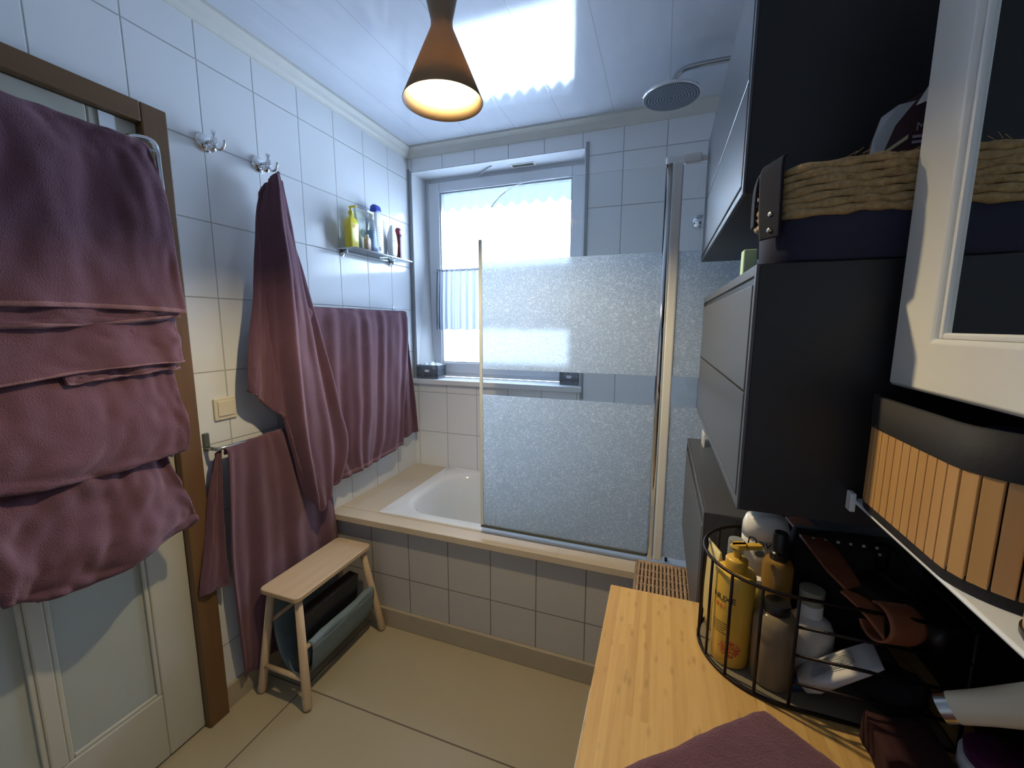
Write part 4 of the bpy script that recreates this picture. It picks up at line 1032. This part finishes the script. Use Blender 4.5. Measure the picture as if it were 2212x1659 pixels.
# slats spaced evenly round the outline
ol = [Vector((x, y, 0)) for x, y in rrect(0, 0, .088, .118, .055, 12)]
per = []; acc = 0
for i in range(len(ol)): per.append(acc); acc += (ol[(i+1) % len(ol)]-ol[i]).length
def at_len(s):
    s %= acc
    for i in range(len(ol)):
        a = per[i]; b_ = per[i+1] if i+1 < len(ol) else acc
        if a <= s <= b_ and b_ > a:
            t_ = (s-a)/(b_-a); p = ol[i].lerp(ol[(i+1) % len(ol)], t_); d = (ol[(i+1) % len(ol)]-ol[i]).normalized(); return p, d
    return ol[0], Vector((1, 0, 0))
ns = 52
for i in range(ns):
    p, d = at_len((i+.5)*acc/ns); n = Vector((d.y, -d.x, 0)); w = acc/ns*.46
    bm = bmesh.new(); c = []
    for z in (.010, .104):
        c.append([bm.verts.new(p+d*sx*w+n*o_+Vector((0, 0, z))) for sx, o_ in ((-1, -.0015), (1, -.0015), (1, .0015), (-1, .0015))])
    for q in range(4): bm.faces.new((c[0][q], c[0][(q+1) % 4], c[1][(q+1) % 4], c[1][q]))
    bm.faces.new(c[0]); bm.faces.new(c[1])
    link('slat', bm, 'bamboo_slat', bbk, bevel=.0006)
pc = thing('purple_cloth', 'crumpled purple cloth lying inside the bamboo basket', 'cloth', (1.785, -1.74, 1.300))
bm = bmesh.new(); bmesh.ops.create_icosphere(bm, subdivisions=4, radius=1)
for v in bm.verts:
    v.co = Vector((v.co.x*.070, v.co.y*.080, v.co.z*.026))+Vector((noise.noise(v.co*2.5), noise.noise(v.co*2.5+Vector((7, 0, 0))), noise.noise(v.co*2.5+Vector((0, 5, 0)))*.6))*.012
link('folds', bm, 'purple', pc, smooth=True)
# white tray and wooden cup on the shelf end
tag(box('soap_tray', (1.6985, 1.695+.060, -1.99, -1.897, 1.2045, 1.216), 'white', bevel=.003), 'small white tray at the near end of the white shelf', 'tray')
wc = thing('wooden_cup', 'tan wooden cup with black base cut off by the right picture edge', 'cup', (1.7320, -1.868, 1.2045))
lathe('cup_body', [(0, .006), (.027, .006), (.028, .05), (.028, .09), (.025, .09), (.024, .02), (0, .02)], 'tan', wc)
lathe('cup_base', [(0, 0), (.0265, 0), (.0285, .004), (.0285, .008), (0, .008)], 'blackpl', wc)

# flat glossy black panel set on the wall under the shelf
struct(box('wall_black_panel', (1.884, 1.8995, -2.20, -1.40, .880, 1.160), 'blackgloss'))

# ================================================================ WORKTOP, MACHINE, HAMPER
ZT = .880
wt = box('bamboo_worktop', (0, .512, -.80, 0, -.028, 0), 'bamboo', bevel=.0015, loc=(1.385, -1.398, ZT)); tag(wt, 'bamboo strip worktop on the washing machine', 'worktop')
wm = thing('washing_machine', 'white washing machine under the bamboo worktop, only its edge showing', 'washing machine', (1.63, -1.89, 0))
box('body', (-.240, .262, -.298, .290, .01, ZT-.0285), 'whitegoods', wm, bevel=.006)
box('fascia', (-.254, -.240, -.295, .288, .10, .822), 'whitegoods', wm, bevel=.003)
bm = bmesh.new(); lathe_bm(bm, [(.16, 0), (.16, .012), (.13, .018), (.125, .006)], 40); link('door_ring', bm, 'chrome2', wm, smooth=True, loc=(-.254, 0, .42), rot=(0, -PI/2, 0))
bm = bmesh.new(); lathe_bm(bm, [(.0, 0.004), (.124, 0.004)], 40); link('door_glass', bm, 'blackpl', wm, smooth=True, loc=(-.257, 0, .42), rot=(0, -PI/2, 0))

# wicker hamper
HX0, HX1, HY0, HY1, HZ = 1.418, 1.600, -1.560, -.800, .600
hp = thing('wicker_hamper', 'brown wicker hamper between the bath front and the bamboo worktop', 'basket', ((HX0+HX1)/2, (HY0+HY1)/2, 0))
hx, hy = (HX1-HX0)/2, (HY1-HY0)/2
box('lining', (-hx+.006, hx-.006, -hy+.006, hy-.006, .004, HZ-.006), 'wickerdark', hp)
bm = bmesh.new()     # lid weave: strands along y threaded over ribs along x
nx = 15; ribs = 54
for i in range(nx):
    x = -hx+.008+(2*hx-.016)*i/(nx-1); pts = []
    for j in range(ribs*2+1):
        y = hy-.002-(2*hy-.004)*j/(ribs*2); s = 1 if (j//2+i) % 2 else -1
        pts.append((x+.0006*math.sin(j*2.1+i), y, HZ-.001+.0045*s*math.sin(PI*(j % 2)/1 if 0 else PI/2*(j % 4 in (1, 2))*1.0)))
    tube_bm(bm, pts, .0046, 6)
for j in range(0, ribs, 3):
    y = hy-.006-(2*hy-.012)*j/ribs
    tube_bm(bm, [(-hx, y, HZ-.002), (hx, y, HZ-.002)], .0030, 5)
link('woven_lid', bm, 'wicker', hp, smooth=True)
bm = bmesh.new()
tube_bm(bm, [(-hx, hy, HZ), (hx, hy, HZ)], .005, 8); tube_bm(bm, [(-hx, hy, HZ), (-hx, -hy, HZ)], .005, 8); tube_bm(bm, [(hx, hy, HZ), (hx, -hy, HZ)], .005, 8)
link('lid_rim', bm, 'wicker', hp, smooth=True)
bm = bmesh.new()
for k in range(46):
    z = .012+k*.0127
    P = [(-hx+.0014*(1 if (j+k) % 2 else -1), hy-2*hy*j/60, z) for j in range(61)]; tube_bm(bm, P, .0058, 5)
    P = [(-hx+2*hx*j/16, hy+.0014*(1 if (j+k) % 2 else -1), z) for j in range(17)]; tube_bm(bm, P, .0058, 5)
link('woven_side', bm, 'wicker', hp, smooth=True)

# folded towel on the worktop -----------------------------------------------
ft = thing('folded_towel', 'folded mauve towel lying on the bamboo worktop in the foreground', 'towel', (1.60, -1.85, ZT+.0005))
rows_ = []
def P3(x, y, z): return (x-1.60, y+1.85, z)
A, B, C_, D_ = Vector((1.617, -1.630, 0)), Vector((1.865, -1.84, 0)), Vector((1.62, -2.10, 0)), Vector((1.350, -1.853, 0))
bm = bmesh.new(); n = 70; top = []
def hgt(u, v):
    e = min(u, 1-u, v, 1-v); k = min(1, e/.055)
    return .003+.023*math.sqrt(max(0, 1-(1-k)**2))
G = []
for j in range(n+1):
    r_ = []
    for i in range(n+1):
        u, v = i/n, j/n
        p = A.lerp(B, u).lerp(D_.lerp(C_, u), v)
        # rounded corner
        q = Vector((p.x-1.60, p.y+1.85, 0))
        cu, cv = max(0, .06-u)/.06, max(0, .06-v)/.06
        q += ((C_-A).normalized())*(.010*cu*cv)
        q.z = hgt(u, v)+.0025*noise.noise(Vector((u*7, v*7, 1)))+.0012*noise.noise(Vector((u*30, v*30, 3)))
        q += Vector((noise.noise(Vector((u*6, v*6, 9))), noise.noise(Vector((u*6, v*6, 19))), 0))*.003
        r_.append(bm.verts.new(q))
    G.append(r_)
for j in range(n):
    for i in range(n): bm.faces.new((G[j][i], G[j][i+1], G[j+1][i+1], G[j+1][i]))
edge = [e for e in bm.edges if e.is_boundary]
r = bmesh.ops.extrude_edge_only(bm, edges=edge)
for v in [x for x in r['geom'] if isinstance(x, bmesh.types.BMVert)]: v.co.z = 0.0
link('top_fold', bm, 'towel', ft, smooth=True)

# ================================================================ WIRE BASKET
WBx, WBy = 1.655, -1.500
wbk = thing('wire_basket', 'black wire caddy with rounded end full of toiletries on the worktop', 'basket', (WBx, WBy, ZT+.0005))
RR = .105; XE = .185; HB = .172
def outline(r_, z, n=20):
    P = [(XE, -r_, z)]
    for k in range(n+1):
        a = -PI/2-PI*k/n; P.append((r_*math.cos(a)*1.04, r_*math.sin(a), z))
    P.append((XE, r_, z)); return P
tube('top_rim', outline(RR, HB), .0026, 'darkmetal', wbk, 8, closed=True)
tube('bottom_rim', outline(RR, .003), .0026, 'darkmetal', wbk, 8, closed=True)
for k in range(9):
    a = -PI/2-PI*k/8; x, y = RR*math.cos(a)*1.04, RR*math.sin(a)
    tube('upright_wire', [(x, y, .003), (x, y, HB)], .0022, 'darkmetal', wbk, 8)
for s in (-1, 1):
    for z in (.043, .086, .129): tube('side_wire', [(0, s*RR, z), (XE, s*RR, z)], .0022, 'darkmetal', wbk, 8)
    tube('upright_wire', [(XE, s*RR, .003), (XE, s*RR, HB)], .0022, 'darkmetal', wbk, 8)
bm = bmesh.new(); pb = outline(RR-.003, .004); bm.faces.new([bm.verts.new(p) for p in pb]); link('bottom_plate', bm, plain('smoked plastic tray', (.20, .17, .12), .3), wbk, solid=.002)
ZB = ZT+.0065
g_ = 'toiletries in the wire caddy'
# golden pump bottle
t = thing('pump_bottle', 'golden yellow NUXE pump bottle standing at the rounded end of the wire caddy' if 0 else 'golden yellow pump bottle with red flower print in the wire caddy', 'bottle', (1.589, -1.534, ZB), group=g_)
lathe('body', [(0, 0), (.0275, 0), (.029, .003), (.029, .146), (.027, .151), (.015, .155), (.0135, .155)], 'gold', t, 48)
lathe('collar', [(.0155, .154), (.016, .158), (.016, .170), (.0145, .172), (.0060, .174), (.0055, .190), (0, .190)], 'goldcap', t, 32)
bm = bmesh.new(); loft(bm, [[(x, y, z) for x, y in rrect(.002, 0, .013+a, .0095+a, .009, 6)] for z, a in ((.187, -.003), (.191, 0), (.196, -.002))]); bx(bm, .008, .036, -.005, .005, .187, .194)
link('pump_head', bm, 'goldcap', t, smooth=False, bevel=.0015, rot=(0, 0, .35))
WR = -.68
text('lettering', 'NUXE', .0130, 'ink', t, (0, 0, .109), (0, 0, WR), wrap=.029, sx=1.05)
text('lettering', 'SUN', .0085, 'orange', t, (0, 0, .097), (0, 0, WR-.15), wrap=.029)
bm = bmesh.new()
for i in range(5):
    z = .071-.0042*i
    for k in range(10 if i != 3 else 7):
        a = -PI/2-.55+WR+k*.1; bx_ = [(math.cos(a+q)*.0293, math.sin(a+q)*.0293) for q in (0, .09)]
        vs = [bm.verts.new((bx_[0][0], bx_[0][1], z)), bm.verts.new((bx_[1][0], bx_[1][1], z)), bm.verts.new((bx_[1][0], bx_[1][1], z+.0012)), bm.verts.new((bx_[0][0], bx_[0][1], z+.0012))]; bm.faces.new(vs)
link('fine_print', bm, 'ink', t)
bm = bmesh.new(); random.seed(2)
for i in range(130):
    rr = .013*math.sqrt(random.random()); th = random.random()*2*PI; a = -PI/2-.20+rr*math.cos(th)/.029*1.2; z = .032+rr*math.sin(th); s = random.uniform(.0006, .0018)
    vs = [bm.verts.new((math.cos(a+dx*s/.029)*.0294, math.sin(a+dx*s/.029)*.0294, z+dz*s)) for dx, dz in ((-1, 0), (0, -1), (1, 0), (0, 1))]; bm.faces.new(vs)
link('flower_print', bm, 'red', t)
# yellow-white tube leaning at the left
t = thing('sun_cream_tube', 'pale yellow cream tube leaning against the far left wires of the caddy', 'tube', (1.572, -1.470, ZB), group=g_)
bm = bmesh.new(); loft(bm, [osec(.012, .014, .010, 0), osec(.012, .015, .010, .022), osec(.013, .020, .010, .030), osec(.010, .024, .008, .08), osec(.0045, .028, .003, .140), osec(.0015, .028, .001, .158)]); link('body', bm, plain('pale yellow tube', (.70, .58, .25), .35), t, smooth=True, rot=(0, -.06, .3))
# clear capped bottle
t = thing('spray_bottle', 'small bottle with clear plastic cap behind the golden pump bottle', 'bottle', (1.599, -1.464, ZB+.006), group=g_)
lathe('body', [(0, 0), (.014, 0), (.015, .003), (.015, .118), (.011, .124), (0, .124)], 'offwhite', t, 28)
lathe('cap', [(.0125, .120), (.0125, .160), (.0115, .163), (0, .163)], 'clearpl', t, 28)
# Dove jar
t = thing('deodorant_bottle', 'large white rounded Dove bottle behind the golden pump bottle' if 0 else 'large white rounded bottle with dark script lettering in the caddy', 'bottle', (1.643, -1.452, ZB+.008), group=g_)
bm = bmesh.new(); loft(bm, [osec(.028, .018, .016, 0), osec(.031, .020, .018, .006), osec(.033, .022, .020, .12), osec(.034, .022, .020, .170)]); link('body', bm, 'offwhite', t, smooth=True)
bm = bmesh.new(); loft(bm, [osec(.0345, .0225, .020, .170), osec(.034, .022, .020, .190), osec(.030, .019, .018, .203), osec(.020, .012, .011, .209), osec(.008, .005, .004, .210)]); link('cap', bm, 'white', t, smooth=True)
text('lettering', 'Dove', .021, 'ink', t, (-.008, -.0226, .158), (PI/2, .12, 0), depth=.0003)
bm = bmesh.new(); lathe_bm(bm, [(.006, 0), (.006, .0008)], 20, sx=1.2); link('emblem', bm, plain('blue grey emblem', (.10, .14, .18), .4), t, loc=(-.010, -.0222, .146), rot=(PI/2, 0, 0))
# amber pump
t = thing('serum_bottle', 'squat amber bottle with black pump beside the white rounded bottle', 'bottle', (1.652, -1.508, ZB+.100), group=g_)
lathe('body', [(0, -.100), (.020, -.100), (.0215, -.095), (.0215, .060), (.018, .067), (.012, .069)], 'amber', t, 36)
lathe('pump', [(.0125, .066), (.0130, .080), (.0105, .082), (.0105, .110), (.009, .113), (0, .113)], 'blackpl', t, 28)
# black capped smoky bottle
t = thing('toner_bottle', 'brownish clear bottle with flat black cap at the front of the caddy', 'bottle', (1.642, -1.560, ZB), group=g_)
lathe('body', [(0, 0), (.027, 0), (.029, .003), (.029, .095), (.024, .108), (.016, .113)], 'smoke', t, 40)
lathe('cap', [(.0172, .110), (.0178, .124), (.0165, .127), (0, .126)], 'blackpl', t, 36)
# small yellow dropper
t = thing('small_bottle', 'small yellow bottle with white cap wedged between golden and black capped bottles', 'bottle', (1.627, -1.503, ZB+.06), group=g_)
lathe('body', [(0, -.06), (.010, -.06), (.0115, -.055), (.0115, .045), (.008, .052)], plain('yellow green bottle', (.55, .50, .12), .3), t, 24)
lathe('cap', [(.0075, .05), (.0075, .066), (0, .067)], 'white', t, 20)
# white bottle with grey cap
t = thing('lotion_bottle', 'white lotion bottle with grey green cap in the middle of the caddy', 'bottle', (1.696, -1.522, ZB), group=g_)
lathe('body', [(0, 0), (.031, 0), (.034, .004), (.034, .070), (.028, .086), (.016, .095)], 'offwhite', t, 40, sy=.75)
lathe('shoulder', [(.0165, .094), (.0165, .112), (.013, .115)], 'white', t, 32, sy=.9)
lathe('cap', [(.0155, .114), (.0165, .136), (0, .138)], 'greycap', t, 28)
# text tube lying at the front right
t = thing('squeeze_tube', 'crumpled white tube with fine print lying tilted behind the front side wires', 'tube', (1.708, -1.572, ZB+.040), group=g_)
bm = bmesh.new(); loft(bm, [osec(.0015, .027, .001, .072), osec(.005, .027, .004, .050), osec(.010, .025, .008, -.020), osec(.011, .016, .009, -.038)]); tb = link('body', bm, 'paper', t, smooth=True, rot=(0, .80, -.15))
bm = bmesh.new()
for i in range(8): bx(bm, -.0105+.0002*i, -.0095, -.014+.0035*i, -.0128+.0035*i, -.018, .045)
o = link('fine_print', bm, 'inkgrey', t, rot=(0, .80, -.15))
lathe('cap', [(.0095, -.056), (.0105, -.036), (0, -.036)], 'bluepaint', t, 20, rot=(0, .80, -.15))
# leather strap looping out of the caddy
t = thing('leather_strap', 'red brown leather strap looped over the wire caddy', 'strap', (1.72, -1.53, 1.06))
rows = [[(-.030, .150, .012), (.004, .160, .012)], [(-.028, .10, .014), (.010, .105, .014)], [(-.022, .04, .010), (.018, .044, .010)], [(-.014, -.01, .004), (.020, -.006, .004)], [(-.002, -.040, -.002), (.022, -.022, -.002)]]
sheet('strap', rows, 'leather', t, 8, 50, None, .003)
rows = []
for k in range(15):
    a = -2.6+4.6*k/14; w = min(1, .25+k*.09)
    c = Vector((.024, -.070, -.022)); ax = Vector((.88, .30, -.12)).normalized(); e1 = Vector((0, 0, 1)); e2 = ax.cross(e1).normalized(); e1 = e2.cross(ax)
    p = c+(e1*math.sin(a)+e2*math.cos(a))*.0235
    rows.append([p-ax*.004, p+ax*.042*w])
sheet('rolled_end', rows, 'leather', t, 6, 60, None, .003)
sheet('pointed_tab', [[(-.012, -.052, .000), (-.006, -.044, .0)], [(.006, -.072, -.012), (.016, -.050, -.004)], [(.022, -.094, -.030), (.034, -.060, -.012)]], 'leather', t, 6, 20, None, .003)
# black hair dryer lying at the back, dotted pouch, black cloth
t = thing('hair_dryer', 'black hair dryer lying at the back of the worktop beside the caddy', 'hair dryer', (1.800, -1.47, 1.0))
bm = bmesh.new(); lathe_bm(bm, [(0, -.07), (.030, -.07), (.034, -.05), (.036, 0), (.030, .05), (.024, .09), (.024, .10), (0, .10)], 32); link('barrel', bm, 'blackpl', t, smooth=True, rot=(PI/2, 0, .5))
tube('handle', smoothpath([(.0, .02, -.02), (.004, .03, -.06), (.004, .035, -.113)], 6), .016, 'blackpl', t)
lathe('rivet', [(0, .004), (.004, .003), (.006, 0), (0, 0)], 'rivet', t, 16, loc=(-.032, -.005, .018), rot=(0, -PI/3, 0))
t = thing('makeup_pouch', 'black pouch with white dots behind the wire caddy', 'pouch', (1.745, -1.31 if 0 else -1.435, 0.99))
bm = bmesh.new(); loft(bm, [osec(.060, .022, .02, -.10), osec(.066, .028, .026, .02), osec(.060, .022, .02, .075), osec(.055, .008, .007, .092)]); link('body', bm, 'dots', t, smooth=True)
bm = bmesh.new()
for k in range(7):
    for r_ in range(2):
        bmesh.ops.create_icosphere(bm, subdivisions=1, radius=.0028, matrix=Matrix.Translation((-.050+.017*k+.008*r_, -.012+.004*r_-(.004 if r_ == 0 else 0)-.004, .083-.014*r_)))
link('dots', bm, 'offwhite', t)
t = thing('black_cloth', 'black crumpled cloth lying in the near end of the wire caddy', 'cloth', (1.785, -1.560, ZB+.030))
bm = bmesh.new(); bmesh.ops.create_icosphere(bm, subdivisions=4, radius=1)
for v in bm.verts:
    v.co = Vector((v.co.x*.046, v.co.y*.034, v.co.z*.028))+Vector((noise.noise(v.co*2), noise.noise(v.co*2+Vector((7, 0, 0))), noise.noise(v.co*2+Vector((0, 5, 0)))*.6))*.010
link('folds', bm, 'blackcloth', t, smooth=True)

# right foreground things -----------------------------------------------------------
t = thing('cream_hair_dryer', 'cream hair dryer barrel pointing left at the right picture edge', 'hair dryer', (1.784, -1.676, .998))
o = lathe('barrel', [(0, .0), (.0142, .0), (.0152, .004), (.0165, .03), (.021, .075), (.026, .110), (.027, .125), (0, .13)], 'cream2', t, 40, rot=(0, PI/2-.62, -.38))
o = lathe('nozzle', [(.0, -.002), (.010, -.002), (.0135, -.009), (.0148, -.008), (.0150, .004), (0, .004)], 'chrome2', t, 32, rot=(0, PI/2-.62, -.38))
tube('handle', smoothpath([(.078, -.038, .03), (.080, -.045, -.03), (.078, -.050, -.105)], 6), .016, 'cream2', t)
t = thing('plum_lid_jar', 'white jar with plum coloured lid in the lower right corner', 'jar', (1.845, -1.664, ZT+.0005))
lathe('jar', [(0, 0), (.033, 0), (.036, .004), (.036, .05), (0, .05)], 'white', t, 40)
lathe('lid', [(.032, .05), (.033, .060), (.028, .064), (0, .065)], 'plum', t, 40)
t = thing('red_cloth', 'dark red folded cloth under the cream hair dryer', 'cloth', (1.768, -1.652, ZT+.0005))
bm = bmesh.new(); bx(bm, -.034, .034, -.034, .034, 0, .040)
bmesh.ops.subdivide_edges(bm, edges=bm.edges, cuts=6, use_grid_fill=True)
for v in bm.verts: v.co += Vector((noise.noise(v.co*40), noise.noise(v.co*40+Vector((3, 0, 0))), abs(noise.noise(v.co*40+Vector((0, 3, 0)))) if v.co.z > .01 else 0))*.004
link('folds', bm, 'darkred', t, smooth=True)
